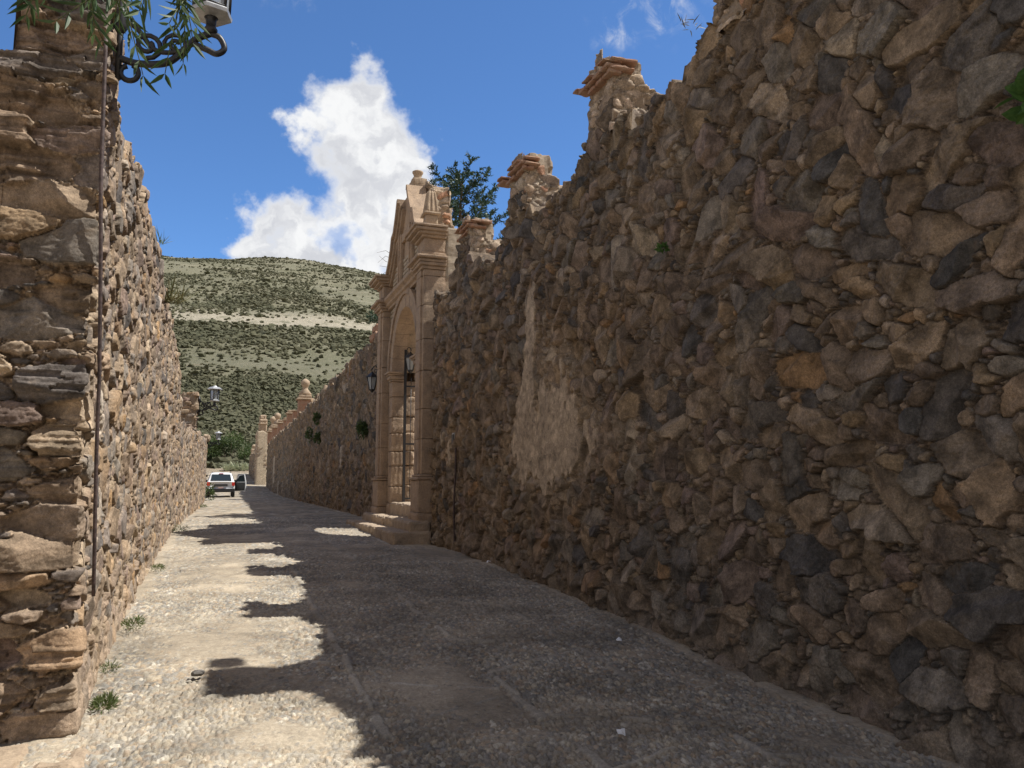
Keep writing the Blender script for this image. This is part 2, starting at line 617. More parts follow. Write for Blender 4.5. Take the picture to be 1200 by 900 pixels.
class Stones:
    """irregular field stones packed over an (s, z) rectangle, large ones first"""

    def __init__(self, s0, s1, z0, z1, sizes, seed, aspect=(0.9, 1.9), tilt=0.35, overlap=3, flip=0.16):
        self.rng = rng = np.random.default_rng(seed)
        rmin = min(a for a, _, _ in sizes)
        res = max(rmin / 2.2, 0.012)
        W = int((s1 - s0) / res) + 2
        Hh = int((z1 - z0) / res) + 2
        occ = np.zeros((Hh, W), dtype=bool)
        L = []
        ring = [(math.cos(a) * 0.72, math.sin(a) * 0.72) for a in np.arange(8) * math.pi / 4]
        for (r0, jit, dens) in sizes:
            att = int((s1 - s0) * (z1 - z0) / (math.pi * r0 * r0) * dens)
            rs = r0 * np.exp(rng.uniform(-jit, jit, att))
            cs = rng.uniform(s0, s1, att)
            cz = rng.uniform(z0, z1, att)
            asp = np.sqrt(rng.uniform(aspect[0], aspect[1], att))
            an = rng.normal(0, tilt, att)
            fl = rng.random(att) < flip
            an = np.where(fl, an + math.pi / 2, an)
            for i in range(att):
                ix = int((cs[i] - s0) / res)
                iz = int((cz[i] - z0) / res)
                if occ[iz, ix]:
                    continue
                ca, sa = math.cos(an[i]), math.sin(an[i])
                ax, az = rs[i] * asp[i], rs[i] / asp[i]
                bad = 0
                for (p, q) in ring:
                    x = cs[i] + ca * p * ax - sa * q * az
                    z = cz[i] + sa * p * ax + ca * q * az
                    jx = int((x - s0) / res)
                    jz = int((z - z0) / res)
                    if 0 <= jx < W and 0 <= jz < Hh and occ[jz, jx]:
                        bad += 1
                        if bad >= overlap:
                            break
                if bad >= overlap:
                    continue
                k = rng.integers(5, 9)
                ang = (np.arange(k) + rng.uniform(-0.33, 0.33, k)) * 2 * math.pi / k + rng.uniform(0, 6.28)
                rk = rng.uniform(0.72, 1.08, k)
                st = (cs[i], cz[i], rs[i], asp[i], ca, sa, np.cos(ang) / rk, np.sin(ang) / rk)
                L.append(st)
                ext = max(ax, az)
                a0, a1 = max(0, int((cs[i] - ext - s0) / res)), min(W, int((cs[i] + ext - s0) / res) + 2)
                b0, b1 = max(0, int((cz[i] - ext - z0) / res)), min(Hh, int((cz[i] + ext - z0) / res) + 2)
                X = (s0 + (np.arange(a0, a1) + 0.5) * res - cs[i])[None, :]
                Z = (z0 + (np.arange(b0, b1) + 0.5) * res - cz[i])[:, None]
                u = (ca * X + sa * Z) / ax
                v = (-sa * X + ca * Z) / az
                occ[b0:b1, a0:a1] |= (u * u + v * v) < 0.9
        self.L = L
        n = len(L)
        self.n = n
        self.c = np.array([(a[0], a[1]) for a in L] + [(0, 0)])
        self.r = np.array([a[2] for a in L] + [0.05])
        self.asp = np.array([a[3] for a in L] + [1.0])

    def eval(self, s, z, warp=0.012, wf=9.0, seed=3):
        """s (ns,), z (nz,) increasing -> best, second, id on (nz, ns)"""
        S, Z = np.meshgrid(s, z)
        WS = S + warp * fbm(S * wf, Z * wf, seed, 3)
        WZ = Z + warp * fbm(S * wf + 31.7, Z * wf + 11.1, seed + 50, 3)
        best = np.full(S.shape, 9.0)
        sec = np.full(S.shape, 9.0)
        idx = np.full(S.shape, self.n, dtype=np.int32)
        for i, (cs, cz, r, asp, ca, sa, nx, nz_) in enumerate(self.L):
            ext = r * asp * 1.35 + warp * 2
            ez = r * asp * 1.35 + warp * 2
            if cs + ext < s[0] or cs - ext > s[-1] or cz + ez < z[0] or cz - ez > z[-1]:
                continue
            a0, a1 = np.searchsorted(s, cs - ext), np.searchsorted(s, cs + ext)
            b0, b1 = np.searchsorted(z, cz - ez), np.searchsorted(z, cz + ez)
            if a1 <= a0 or b1 <= b0:
                continue
            X = WS[b0:b1, a0:a1] - cs
            Y = WZ[b0:b1, a0:a1] - cz
            u = (ca * X + sa * Y) / (r * asp)
            v = (-sa * X + ca * Y) / (r / asp)
            g = np.zeros_like(u)
            for k in range(len(nx)):
                t = np.maximum(u * nx[k] + v * nz_[k], 0)
                t2 = t * t
                t4 = t2 * t2
                g = np.maximum(g, t) if SHARP else g + t4 * t4 * t2
            g = g if SHARP else g ** 0.1
            d = (g - 1.0) * r / (asp if asp > 1 else 1 / asp) ** 0.5
            B = best[b0:b1, a0:a1]
            S2 = sec[b0:b1, a0:a1]
            m = d < B
            sec[b0:b1, a0:a1] = np.where(m, B, np.minimum(S2, d))
            best[b0:b1, a0:a1] = np.where(m, d, B)
            idx[b0:b1, a0:a1] = np.where(m, i, idx[b0:b1, a0:a1])
        return S, Z, best, sec, idx


class Path:
    """polyline with rounded corners; outward normal is to the right of the direction of travel"""

    def __init__(self, pts, rad=0.05):
        P = [np.array(p, float) for p in pts]
        out = [P[0]]
        for i in range(1, len(P) - 1):
            a = P[i - 1] - P[i]
            b = P[i + 1] - P[i]
            la, lb = np.linalg.norm(a), np.linalg.norm(b)
            a /= la
            b /= lb
            if abs(np.dot(a, b) + 1) < 0.02:
                out.append(P[i])
                continue
            r = min(rad, la * 0.4, lb * 0.4)
            p0, p2 = P[i] + a * r, P[i] + b * r
            for t in np.linspace(0, 1, 7):
                out.append((1 - t) ** 2 * p0 + 2 * t * (1 - t) * P[i] + t * t * p2)
        out.append(P[-1])
        self.P = np.array(out)
        d = np.diff(self.P, axis=0)
        l = np.linalg.norm(d, axis=1)
        self.s = np.concatenate([[0], np.cumsum(l)])
        d /= l[:, None]
        nn = np.stack([d[:, 1], -d[:, 0]], 1)
        vnn = np.vstack([nn[:1], (nn[:-1] + nn[1:]) / 2, nn[-1:]])
        self.N = vnn / np.linalg.norm(vnn, axis=1)[:, None]
        self.len = self.s[-1]

    def __call__(self, s):
        x = np.interp(s, self.s, self.P[:, 0])
        y = np.interp(s, self.s, self.P[:, 1])
        nx = np.interp(s, self.s, self.N[:, 0])
        ny = np.interp(s, self.s, self.N[:, 1])
        l = np.hypot(nx, ny)
        return x, y, nx / l, ny / l


def samples(a, b, step):
    n = max(2, int(math.ceil((b - a) / step)) + 1)
    return np.linspace(a, b, n)


def rubble(name, path, stones, chunks, z0, ztop, topf, pal, mortar, mat, seed=1, thick=0.85, depth=0.05, relief=0.04, rough=0.012,
           strata=1.0, warp=0.009, bev=0.014, basef=None, edit=None, parent=None, closed=False, tone=None, grow_=0.006, facet=0.2, chip=0.032):
    """masonry skin along a path, with a ragged top, a rubble cap and a back.
    chunks: (s_start, s_end, step_s, step_z). topf(s): height of the wall at s."""
    rng = np.random.default_rng(seed + 100)
    n = stones.n + 1
    cols = pick(pal, n, rng)
    off = rng.normal(0, relief * 0.55, n).clip(-relief * 1.2, relief * 1.6)
    small = (stones.r < 0.06)
    off = np.where(small, off * 0.5 - relief * 0.3, off)
    pl = rng.normal(0, facet, (3, 2, n))
    pc = rng.uniform(0.0, 0.35, (3, n)) * stones.r
    pc[0] = 0
    ro = rough * rng.uniform(0.4, 1.7, n)
    ox, oz = rng.uniform(0, 100, n), rng.uniform(0, 100, n)
    rnd = rng.uniform(0.05, 1, n)
    mort = np.array(mortar)
    VV, QQ, CL = [], [], []
    base = 0
    for (sa, sb, ds, dz) in chunks:
        s = samples(sa, sb, ds)
        z = samples(z0, ztop, dz)
        S, Z, best, sec, idx = stones.eval(s, z, warp, 9.0, seed)
        e = np.minimum(grow_ - best, 0.5 * (sec - best))
        r_i = stones.r[idx]
        bw = np.minimum(bev, 0.3 * r_i)
        prof = sstep(0.0, 1.0, e / bw)
        X = S - stones.c[idx, 0]
        Y = Z - stones.c[idx, 1]
        face = np.minimum(np.minimum(pl[0, 0][idx] * X + pl[0, 1][idx] * Y + pc[0][idx],
                                     pl[1, 0][idx] * X * 1.8 + pl[1, 1][idx] * Y * 1.8 + pc[1][idx]),
                          pl[2, 0][idx] * X * 1.8 + pl[2, 1][idx] * Y * 1.8 + pc[2][idx])
        face = np.clip(face, -0.06, 0.05)
        SX, SZ = S + ox[idx], Z + oz[idx]
        st = fbm(SX * 9, SZ * 9 * strata, seed + 7, 4, 0.6)
        st2 = np.abs(fbm(SX * 21, SZ * 21 * strata, seed + 9, 3, 0.6))
        hs = off[idx] + face + ro[idx] * (st * 0.7 - st2 * 0.9) + 0.15 * bw * sstep(0, 1, e / (bw * 4))
        # the joints are packed with small flaky chips
        w1, w2, wid, wx, wz = worley(S + 0.012 * vn(S * 15, Z * 15, seed + 61), 1.75 * Z + 0.015 * vn(S * 13 + 5, Z * 13, seed + 62), chip, seed + 60)
        we = sstep(0.0, 0.3, w2 - w1)
        wh = (wid * 7919.0) % 1.0
        hm = -depth * (1.0 + 0.55 * vn(S * 1.7, Z * 1.7, seed + 21)) + (0.6 + 0.4 * we) * (wh - 0.35) * depth * 0.8 - 0.012 * (1 - we) \
            + 0.006 * fbm(S * 30, Z * 30, seed + 23, 2, 0.6)
        Hh = hm + (hs - hm) * prof
        pcol = sstep(0.15, 0.75, prof)[..., None]
        mcol = mort * (0.55 + 0.95 * ((wid * 104729.0) % 1.0) * (0.35 + 0.65 * we))[..., None] * (1 + 0.25 * fbm(S * 12, Z * 12, seed + 31, 2)[..., None])
        col = mcol * (1 - pcol) + cols[idx] * (
            1 + 0.22 * st[..., None]) * pcol
        if tone is not None:
            col = col * tone(S, Z)[..., None]
        aid = (rnd[idx] * pcol[..., 0])[..., None]
        px, py, nx, ny = path(s)
        if edit is not None:
            Hh, col = edit(S, Z, Hh, col)
        # which part of each column belongs to the wall: whole stones whose centre lies under the profile
        prof_top = topf(s)
        keep = (stones.c[idx, 1] + 0.25 * stones.r[idx] < prof_top[None, :] + 0.02) & (Z < prof_top[None, :] + 0.22)
        keep &= ~((idx == stones.n) & (Z > prof_top[None, :]))
        rows = np.arange(len(z))[:, None]
        last = np.where(keep, rows, 0).max(0)
        tz = np.minimum(z[last], ztop)
        kw = max(1, int(0.075 / ds))
        if kw > 1 and len(s) > 4 * kw:
            pad = np.pad(tz, kw, mode='edge')
            er = np.min([pad[k:k + len(tz)] for k in range(2 * kw + 1)], 0)
            pad = np.pad(er, kw, mode='edge')
            tz = np.maximum(np.max([pad[k:k + len(tz)] for k in range(2 * kw + 1)], 0), z[2])
            last = np.clip(np.searchsorted(z, tz), 0, len(z) - 1)
        clampz = np.minimum(Z, tz[None, :])
        hi = Z > tz[None, :]
        Hcl = np.where(hi, Hh[last, np.arange(len(s))][None, :], Hh)
        bz = basef(s) if basef is not None else None
        V = np.stack([px[None, :] + nx[None, :] * Hcl, py[None, :] + ny[None, :] * Hcl, clampz], -1)
        nr = len(z)
        valid = np.ones((nr - 1, len(s) - 1), bool)
        valid &= ~(hi[:-1, :-1] & hi[:-1, 1:])
        # cap and back
        exV, exC = [], []
        if thick > 0:
            depths = [thick * 0.12, thick * 0.35, thick * 0.62, thick * 0.9, thick]
            for k, dd in enumerate(depths):
                zz = tz + 0.10 * fbm(s * 3.1 + k * 7.7, s * 0 + k * 3.1, seed + 41, 3) * (1 if k < 4 else 0.4) - 0.02
                exV.append(np.stack([px - nx * dd, py - ny * dd, zz], -1))
                exC.append(np.tile(mort, (len(s), 1)) * (0.9 + 0.3 * vn(s * 9, s * 0 + k, seed + 43))[:, None])
            exV.append(np.stack([px - nx * thick, py - ny * thick, np.full(len(s), z0)], -1))
            exC.append(np.tile(mort, (len(s), 1)))
        Vc = V.reshape(-1, 3)
        Cc = np.concatenate([np.clip(col, 0.01, 0.8), aid], -1).reshape(-1, 4)
        if exV:
            Vc = np.vstack([Vc] + exV)
            Cc = np.vstack([Cc] + [np.hstack([np.clip(c, 0.01, 0.8), np.zeros((len(c), 1))]) for c in exC])
            valid = np.vstack([valid, np.ones((len(exV), len(s) - 1), bool)])
        nrt = nr + len(exV)
        gi = np.arange(nrt * len(s)).reshape(nrt, len(s)) + base
        q = np.stack([gi[:-1, :-1], gi[:-1, 1:], gi[1:, 1:], gi[1:, :-1]], -1)[valid]
        VV.append(Vc)
        CL.append(Cc)
        QQ.append(q)
        base += nrt * len(s)
    V = np.vstack(VV)
    Q = np.vstack(QQ)
    # drop vertices no face uses
    used = np.zeros(len(V), bool)
    used[Q.ravel()] = True
    remap = np.cumsum(used) - 1
    return np_mesh(name, V[used], remap[Q], mat, np.vstack(CL)[used], True, parent)


def rough_box(mb_list, x0, x1, y0, y1, z0, z1, res=0.06, amp=0.012, rnd=0.02, freq=6.0, seed=1):
    """box with rounded, chipped, uneven faces -> (V, Q) appended to mb_list"""
    lo, hi = np.array([x0, y0, z0]), np.array([x1, y1, z1])
    size = hi - lo
    r = min(rnd, size.min() * 0.4)
    for ax in range(3):
        a, b = [k for k in range(3) if k != ax]
        na, nb = max(2, int(size[a] / res) + 2), max(2, int(size[b] / res) + 2)
        A, B = np.meshgrid(np.linspace(lo[a], hi[a], na), np.linspace(lo[b], hi[b], nb))
        for side in (0, 1):
            P = np.zeros(A.shape + (3,))
            P[..., a], P[..., b] = A, B
            P[..., ax] = hi[ax] if side else lo[ax]
            P = P.reshape(-1, 3)
            inner = np.clip(P, lo + r, hi - r)
            d = P - inner
            l = np.linalg.norm(d, axis=1)[:, None] + 1e-9
            nrm = d / l
            Q3 = inner + nrm * r
            k = vn3(Q3 * freq, seed) * amp + vn3(Q3 * freq * 3.1, seed + 3) * amp * 0.45
            edge = (np.abs(nrm).max(1) < 0.97)
            k = k - edge * np.abs(vn3(Q3 * freq * 1.3, seed + 8)) * amp * 1.8
            V = Q3 + nrm * k[:, None]
            gi = np.arange(na * nb).reshape(nb, na)
            q = np.stack([gi[:-1, :-1], gi[:-1, 1:], gi[1:, 1:], gi[1:, :-1]], -1).reshape(-1, 4)
            # orientation
            flip = (ax == 1) ^ (side == 0)
            if flip:
                q = q[:, ::-1]
            mb_list.append((V, q))


def build_list(name, lst, mat, parent=None, smooth=False):
    b = 0
    Vs, Qs = [], []
    for V, q in lst:
        Vs.append(V)
        Qs.append(q + b)
        b += len(V)
    return np_mesh(name, np.vstack(Vs), np.vstack(Qs), mat, None, smooth, parent)


#@@STRUCTURE
# ================================================================== LARGE STRUCTURE
# ------------------------------------------------------------------ street
GUIDES = []
_rg = np.random.default_rng(5)


def guide(p, q, w=0.028, gap=0.12, ln=(0.25, 0.6), skip=0.15):
    p, q = np.array(p, float), np.array(q, float)
    L = np.linalg.norm(q - p)
    d = (q - p) / L
    t = 0.0
    while t < L:
        l = _rg.uniform(*ln)
        if _rg.random() > skip:
            a = p + d * t + _rg.normal(0, 0.012, 2)
            b = p + d * min(t + l, L) + _rg.normal(0, 0.012, 2)
            GUIDES.append((a, b, w * _rg.uniform(0.7, 1.35), _rg.uniform(0.85, 1.2)))
        t += l + gap * _rg.uniform(0.05, 1.5)


for gx, sk in ((1.05, 0.12), (2.1, 0.3), (3.15, 0.3)):
    guide((gx, 2.5), (gx + 0.05, 60), 0.03, 0.12, (0.25, 0.6), sk)
yy = 3.2
k = 0
while yy < 24:
    for x0 in (-0.05, 1.05, 2.1, 3.15):
        s_ = 1 if (k + int(x0 * 3)) % 2 else -1
        guide((x0, yy), (x0 + 1.05, yy + s_ * 0.5), 0.022, 0.1, (0.2, 0.45), 0.45)
    yy += 1.1
    k += 1

PEB = [((.40, .37, .315), 4), ((.30, .285, .265), 5), ((.47, .41, .32), 3), ((.225, .22, .21), 3.4), ((.40, .31, .22), 1.8),
       ((.56, .52, .45), 1.5), ((.34, .27, .21), 1.8)]
PC = np.array([p[0] for p in PEB])
PW = np.cumsum([p[1] for p in PEB])
PW = PW / PW[-1]


def street_patch(xs, ys, fine):
    X, Y = np.meshgrid(xs, ys)
    g = ground_z(ys)[:, None] + 0 * X
    crown = -0.035 * ((X - 1.6) / 2.6) ** 2
    und = 0.025 * fbm(X * 0.9, Y * 0.9, 71, 3)
    cell = 0.037
    WX = X + 0.022 * fbm(X * 10, Y * 10, 3, 2)
    WY = Y + 0.022 * fbm(X * 10 + 9, Y * 10 + 4, 4, 2)
    f1, f2, hid, dx, dy = worley(WX, WY, cell, 17)
    e = (f2 - f1)
    dome = sstep(0.0, 0.24, e) * (0.8 + 0.2 * sstep(0.9, 0.1, f1))
    hh = (hid * 7919.0) % 1.0
    h2 = (hid * 104729.0) % 1.0
    h3 = (hid * 1299709.0) % 1.0
    ph = 0.009 + 0.014 * hh + (h2 - 0.5) * dx * 0.75 + (h3 - 0.5) * dy * 0.75
    peb = -0.012 + dome * ph * 1.25
    ci = np.searchsorted(PW, (hid * 31.7) % 1.0)
    ci = np.clip(ci, 0, len(PC) - 1)
    pc = PC[ci] * (0.70 + 0.44 * h3)[..., None]
    dirt_n = fbm(X * 0.75, Y * 0.5, 91, 4, 0.55) + 0.25 * fbm(X * 5, Y * 5, 95, 3)
    rut = 0.35 * np.exp(-((X - 0.35) / 0.35) ** 2) + 0.3 * np.exp(-((X - 1.75) / 0.4) ** 2)
    edge = 0.9 * sstep(4.02, 4.2, X) + 0.7 * sstep(-0.72, -0.92, X)
    dm = sstep(0.05, 0.62, dirt_n + rut + edge)
    level = -0.008 + 0.022 * dm + 0.004 * fbm(X * 18, Y * 18, 97, 3)
    dirt_c = np.array([.40, .34, .265]) * (1 + 0.16 * fbm(X * 7, Y * 7, 99, 3))[..., None]
    hgt = np.maximum(peb, level)
    under = sstep(-0.002, 0.004, peb - level)[..., None]
    gapc = np.array([.24, .195, .15])
    pcol = gapc * (1 - sstep(0.02, 0.14, e)[..., None]) + pc * sstep(0.02, 0.14, e)[..., None]
    base = gapc * (1 - dm[..., None]) + dirt_c * dm[..., None]
    col = base * (1 - under) + pcol * under
    # dust over everything in places
    dust = 0.12 + 0.38 * sstep(-0.2, 0.6, fbm(X * 1.6, Y * 1.3, 111, 3))[..., None]
    col = col * (1 - dust) + dirt_c * dust
    if fine:
        for (a, b, w, t) in GUIDES:
            lo, hi = np.minimum(a, b) - 0.1, np.maximum(a, b) + 0.1
            i0, i1 = np.searchsorted(xs, lo[0]), np.searchsorted(xs, hi[0])
            j0, j1 = np.searchsorted(ys, lo[1]), np.searchsorted(ys, hi[1])
            if i1 <= i0 or j1 <= j0:
                continue
            sx, sy = X[j0:j1, i0:i1], Y[j0:j1, i0:i1]
            d = b - a
            L = np.linalg.norm(d) + 1e-9
            d = d / L
            u = (sx - a[0]) * d[0] + (sy - a[1]) * d[1]
            v = -(sx - a[0]) * d[1] + (sy - a[1]) * d[0] + 0.008 * vn(sx * 14, sy * 14, 8)
            dd = np.maximum(np.abs(v) - w, np.maximum(-u, u - L))
            m = sstep(0.006, -0.012, dd)
            gh = 0.02 + 0.004 * vn(sx * 20, sy * 20, 5)
            hgt[j0:j1, i0:i1] = hgt[j0:j1, i0:i1] * (1 - m) + np.maximum(gh, hgt[j0:j1, i0:i1] * 0.7) * m
            col[j0:j1, i0:i1] = col[j0:j1, i0:i1] * (1 - m[..., None]) + (np.array([.37, .335, .285]) * t) * m[..., None]
    col = col * np.array([.885, .88, .845])
    Z = g + crown + und + hgt * (1.0 if fine else 0.7)
    return np.stack([X, Y, Z], -1), col


def grow(a, b, s0, s1):
    out = [a]
    while out[-1] < b:
        t = (out[-1] - a) / (b - a)
        out.append(out[-1] + s0 + (s1 - s0) * t)
    out[-1] = b
    return np.array(out)


VV, QQ, CL = [], [], []
base = 0
for (y0, y1, sx, s0, s1, fine) in ((-3, 2.6, .05, .06, .06, False), (2.6, 7.0, .0085, .009, .016, True), (7.0, 13.0, .014, .018, .034, True),
                                   (13.0, 26, .03, .045, .1, True), (26, 126, .12, .12, 1.2, False)):
    xs = samples(-1.5, 4.75, sx)
    ys = grow(y0, y1, s0, s1)
    if y0 > 0:
        ys = np.concatenate([[y0 - s0 * 0.5], ys[1:]])
    P, col = street_patch(xs, ys, fine)
    n0, n1 = P.shape[:2]
    gi = np.arange(n0 * n1).reshape(n0, n1) + base
    QQ.append(np.stack([gi[:-1, :-1], gi[:-1, 1:], gi[1:, 1:], gi[1:, :-1]], -1).reshape(-1, 4))
    VV.append(P.reshape(-1, 3))
    CL.append(col.reshape(-1, 3))
    base += n0 * n1
st = np_mesh('street', np.vstack(VV), np.vstack(QQ), M['street'], np.vstack(CL))
tag(st, 'cobbled street of small pale stones and dirt running between two rubble walls', 'street', kind='structure')

# ------------------------------------------------------------------ ground sheet to the horizon
gm_, gnt, gb = new_mat('dry_ground')
gp = nd(gnt, 'ShaderNodeNewGeometry').outputs['Position']
gc = mixc(gnt, mrange(gnt, noise_node(gnt, gp, 0.35, 8, 0.6), 0.35, 0.65), (0.38, 0.30, 0.215), (0.29, 0.235, 0.165))
gc = mixc(gnt, mrange(gnt, noise_node(gnt, gp, 4.0, 6, 0.65), 0.35, 0.7, 0, 0.6), gc, (0.42, 0.345, 0.26))
gnt.links.new(gc, gb.inputs['Base Color'])
bump(gnt, gb, noise_node(gnt, gp, 9, 8, 0.7), 0.8, 0.03)
M['ground'] = gm_
xs = np.concatenate([np.linspace(-3000, -60, 14), np.linspace(-50, 60, 56), np.linspace(70, 3000, 14)])
ys = np.concatenate([np.linspace(-3000, -30, 12), np.linspace(-20, 140, 81), np.linspace(160, 4500, 14)])
X, Y = np.meshgrid(xs, ys)
Z = ground_z(Y) - 0.12 + 0.05 * fbm(X * 0.3, Y * 0.3, 5, 3)
mid = (X > -1.4) & (X < 4.7) & (Y < 124)
Z = np.where((X > -4) & (X < 8) & (Y < 120), Z - 0.12, Z)
Z = np.where(Y > 124, np.minimum(Z + 0.13 * 0, 3.1), Z)
gi = np.arange(X.size).reshape(X.shape)
q = np.stack([gi[:-1, :-1], gi[:-1, 1:], gi[1:, 1:], gi[1:, :-1]], -1).reshape(-1, 4)
go = np_mesh('ground', np.stack([X, Y, Z], -1).reshape(-1, 3), q, M['ground'])
tag(go, 'bare dry earth around the walls and beyond the end of the street', 'ground', kind='structure')

# ------------------------------------------------------------------ hill
HY = np.array([112, 128, 150, 200, 260, 330, 345, 360, 430, 520, 600, 680, 740, 820, 1000])
HE = np.array([.0090, .0135, .045, .104, .150, .186, .194, .202, .2245, .2445, .258, .2655, .2645, .235, .15])
HZ = 1.6 + HE * HY


def hill_z(X, Y):
    yy = Y + 0.10 * (X - 0.05 * Y) + 9 * fbm(X * 0.012, Y * 0.004, 201, 3)
    z = np.interp(yy, HY, HZ)
    ramp = sstep(135, 320, Y)
    lat = X / np.maximum(Y, 1)
    z = z * (1 - ramp * 0.62 * np.clip(lat - 0.02, 0, 9) ** 2 * 2.4 - ramp * 0.55 * np.clip(-lat + 0.02, 0, 9) ** 1.6)
    z = z + ramp * (3.2 * fbm(X * 0.02, Y * 0.012, 205, 4) + 0.8 * fbm(X * 0.09, Y * 0.07, 207, 3))
    # terraces of the beds
    z = z + ramp * 0.6 * np.sin(z * 0.42 + 2.2 * fbm(X * 0.01, Y * 0.01, 209, 2))
    return z


hy = np.concatenate([np.linspace(112, 160, 40), np.linspace(162, 400, 150), np.linspace(403, 760, 130), np.linspace(770, 1300, 24)])
hx = np.linspace(-0.9, 1.1, 240)
LX, LY = np.meshgrid(hx, hy)
HX = LX * LY * 1.0 + np.sign(LX) * 40 * np.abs(LX)
Z = hill_z(HX, LY)
gi = np.arange(HX.size).reshape(HX.shape)
q = np.stack([gi[:-1, :-1], gi[:-1, 1:], gi[1:, 1:], gi[1:, :-1]], -1).reshape(-1, 4)
hm_, hnt, hb = new_mat('hill_ground')
hp = nd(hnt, 'ShaderNodeNewGeometry').outputs['Position']
hs_ = nd(hnt, 'ShaderNodeSeparateXYZ')
hnt.links.new(hp, hs_.inputs[0])
hc = mixc(hnt, mrange(hnt, noise_node(hnt, hp, 0.05, 8, 0.65), 0.35, 0.65), (0.135, 0.134, 0.08), (0.18, 0.172, 0.112))
hc = mixc(hnt, mrange(hnt, noise_node(hnt, hp, 0.018, 6, 0.6), 0.45, 0.62, 0, 0.75), hc, (0.15, 0.15, 0.095))
hc = mixc(hnt, mrange(hnt, noise_node(hnt, hp, 0.6, 7, 0.7), 0.42, 0.7, 0, 0.6), hc, (0.25, 0.228, 0.165))
# pale limestone outcrop band
band_n = fmath(hnt, 'ADD', hs_.outputs[2], fmath(hnt, 'MULTIPLY', fmath(hnt, 'SUBTRACT', noise_node(hnt, hp, 0.03, 6, 0.7), 0.5), 9.0))
b1 = fmath(hnt, 'MULTIPLY', mrange(hnt, band_n, 62.5, 66.5), mrange(hnt, band_n, 79.0, 70.5))
b1 = fmath(hnt, 'MULTIPLY', b1, mrange(hnt, noise_node(hnt, hp, 0.16, 7, 0.75), 0.34, 0.5))
hc = mixc(hnt, fmath(hnt, 'MULTIPLY', b1, 0.75), hc, (0.44, 0.395, 0.31))
hv = vmath(hnt, 'MULTIPLY', hp, (0.02, 0.02, 0.55))
b2 = fmath(hnt, 'MULTIPLY', mrange(hnt, noise_node(hnt, hv, 1.0, 5, 0.6), 0.52, 0.66), mrange(hnt, hs_.outputs[2], 70, 80))
hc = mixc(hnt, fmath(hnt, 'MULTIPLY', b2, 0.3), hc, (0.42, 0.38, 0.29))
# red earth scars near the foot
b3 = fmath(hnt, 'MULTIPLY', mrange(hnt, noise_node(hnt, hp, 0.045, 5, 0.6, 1.0), 0.6, 0.7), mrange(hnt, hs_.outputs[2], 45, 25))
hc = mixc(hnt, fmath(hnt, 'MULTIPLY', b3, 0.7), hc, (0.36, 0.245, 0.165))
lowg = mrange(hnt, hs_.outputs[2], 34, 12, 0, 0.55)
hc = mixc(hnt, lowg, hc, (0.15, 0.165, 0.075))
near = mrange(hnt, hs_.outputs[2], 4.6, 3.6, 0, 1)
hc = mixc(hnt, near, hc, (0.39, 0.32, 0.235))
hnt.links.new(hc, hb.inputs['Base Color'])
bump(hnt, hb, noise_node(hnt, hp, 0.9, 8, 0.75), 0.9, 1.2)
hill = np_mesh('hill', np.stack([HX, LY, Z], -1).reshape(-1, 3), q, hm_)
tag(hill, 'dry scrubby hill with a pale limestone band closing the street', 'hill', kind='structure')


# scrub on the hill: low shrubs nobody could count
def scrub():
    rng = np.random.default_rng(77)
    ico = bmesh.new()
    bmesh.ops.create_icosphere(ico, subdivisions=2, radius=1)
    v2 = np.array([v.co[:] for v in ico.verts])
    f2 = np.array([[v.index for v in f.verts] for f in ico.faces])
    ico.free()
    ico = bmesh.new()
    bmesh.ops.create_icosphere(ico, subdivisions=1, radius=1)
    v1 = np.array([v.co[:] for v in ico.verts])
    f1 = np.array([[v.index for v in f.verts] for f in ico.faces])
    ico.free()
    Vs, Fs = [], []
    b = 0
    N = 78000
    y = np.where(rng.random(N) < 0.36, 134 + 300 * rng.random(N) ** 1.2, np.sqrt(rng.uniform(134 ** 2, 735 ** 2, N)))
    lat = rng.uniform(-0.19, 0.36, N)
    x = lat * y
    z = hill_z(x, y)
    d = fbm(x * 0.03, y * 0.02, 301, 4)
    zb = z
    keep = rng.random(N) < np.clip(0.50 + 1.1 * d + 0.35 * ((zb > 44) & (zb < 63)) - 0.75 * ((zb > 64) & (zb < 71)) - 0.25 * ((zb > 71) & (zb < 112)) + 0.4 * (zb < 30), 0.04, 1)
    for i in np.nonzero(keep)[0]:
        far = y[i] > 260
        vv, ff = (v1, f1) if far else (v2, f2)
        r = rng.uniform(0.25, 0.66) * (1.0 if not far else 1.25)
        if rng.random() < 0.06:
            r *= 1.7
        n = vv * (1 + 0.42 * rng.normal(0, 1, (len(vv), 1)).clip(-1.1, 1.6))
        s = np.array([r * rng.uniform(0.8, 1.35), r * rng.uniform(0.8, 1.35), r * rng.uniform(0.55, 0.95)])
        Vs.append(n * s + np.array([x[i], y[i], z[i] + s[2] * 0.45]))
        Fs.append(ff + b)
        b += len(vv)
    o = np_mesh('hill_scrub', np.vstack(Vs), np.vstack(Fs), M['leaf_scrub'], None, False)
    tag(o, 'low dark shrubs dotted all over the dry hillside', 'shrubs', kind='stuff')


scrub()

# ------------------------------------------------------------------ right street wall, near part
SZ_NEAR = [(0.20, 0.25, 1.4), (0.13, 0.3, 1.9), (0.085, 0.3, 2.6), (0.048, 0.3, 2.6), (0.027, 0.3, 1.8)]
XR = 4.2
RY0, RY1 = 16.3, -4.0
p_right = Path([(XR - 0.17, RY0), (XR - 0.13, 15.2), (XR, 12.8), (XR, RY1)])
st_a = Stones(-0.2, RY0 + 4.2, -0.2, 6.9, SZ_NEAR, 21, (0.95, 2.7), 0.45, 4)
PIERS = [5.9, 8.68, 11.65, 14.5]
PIER_W = 0.60


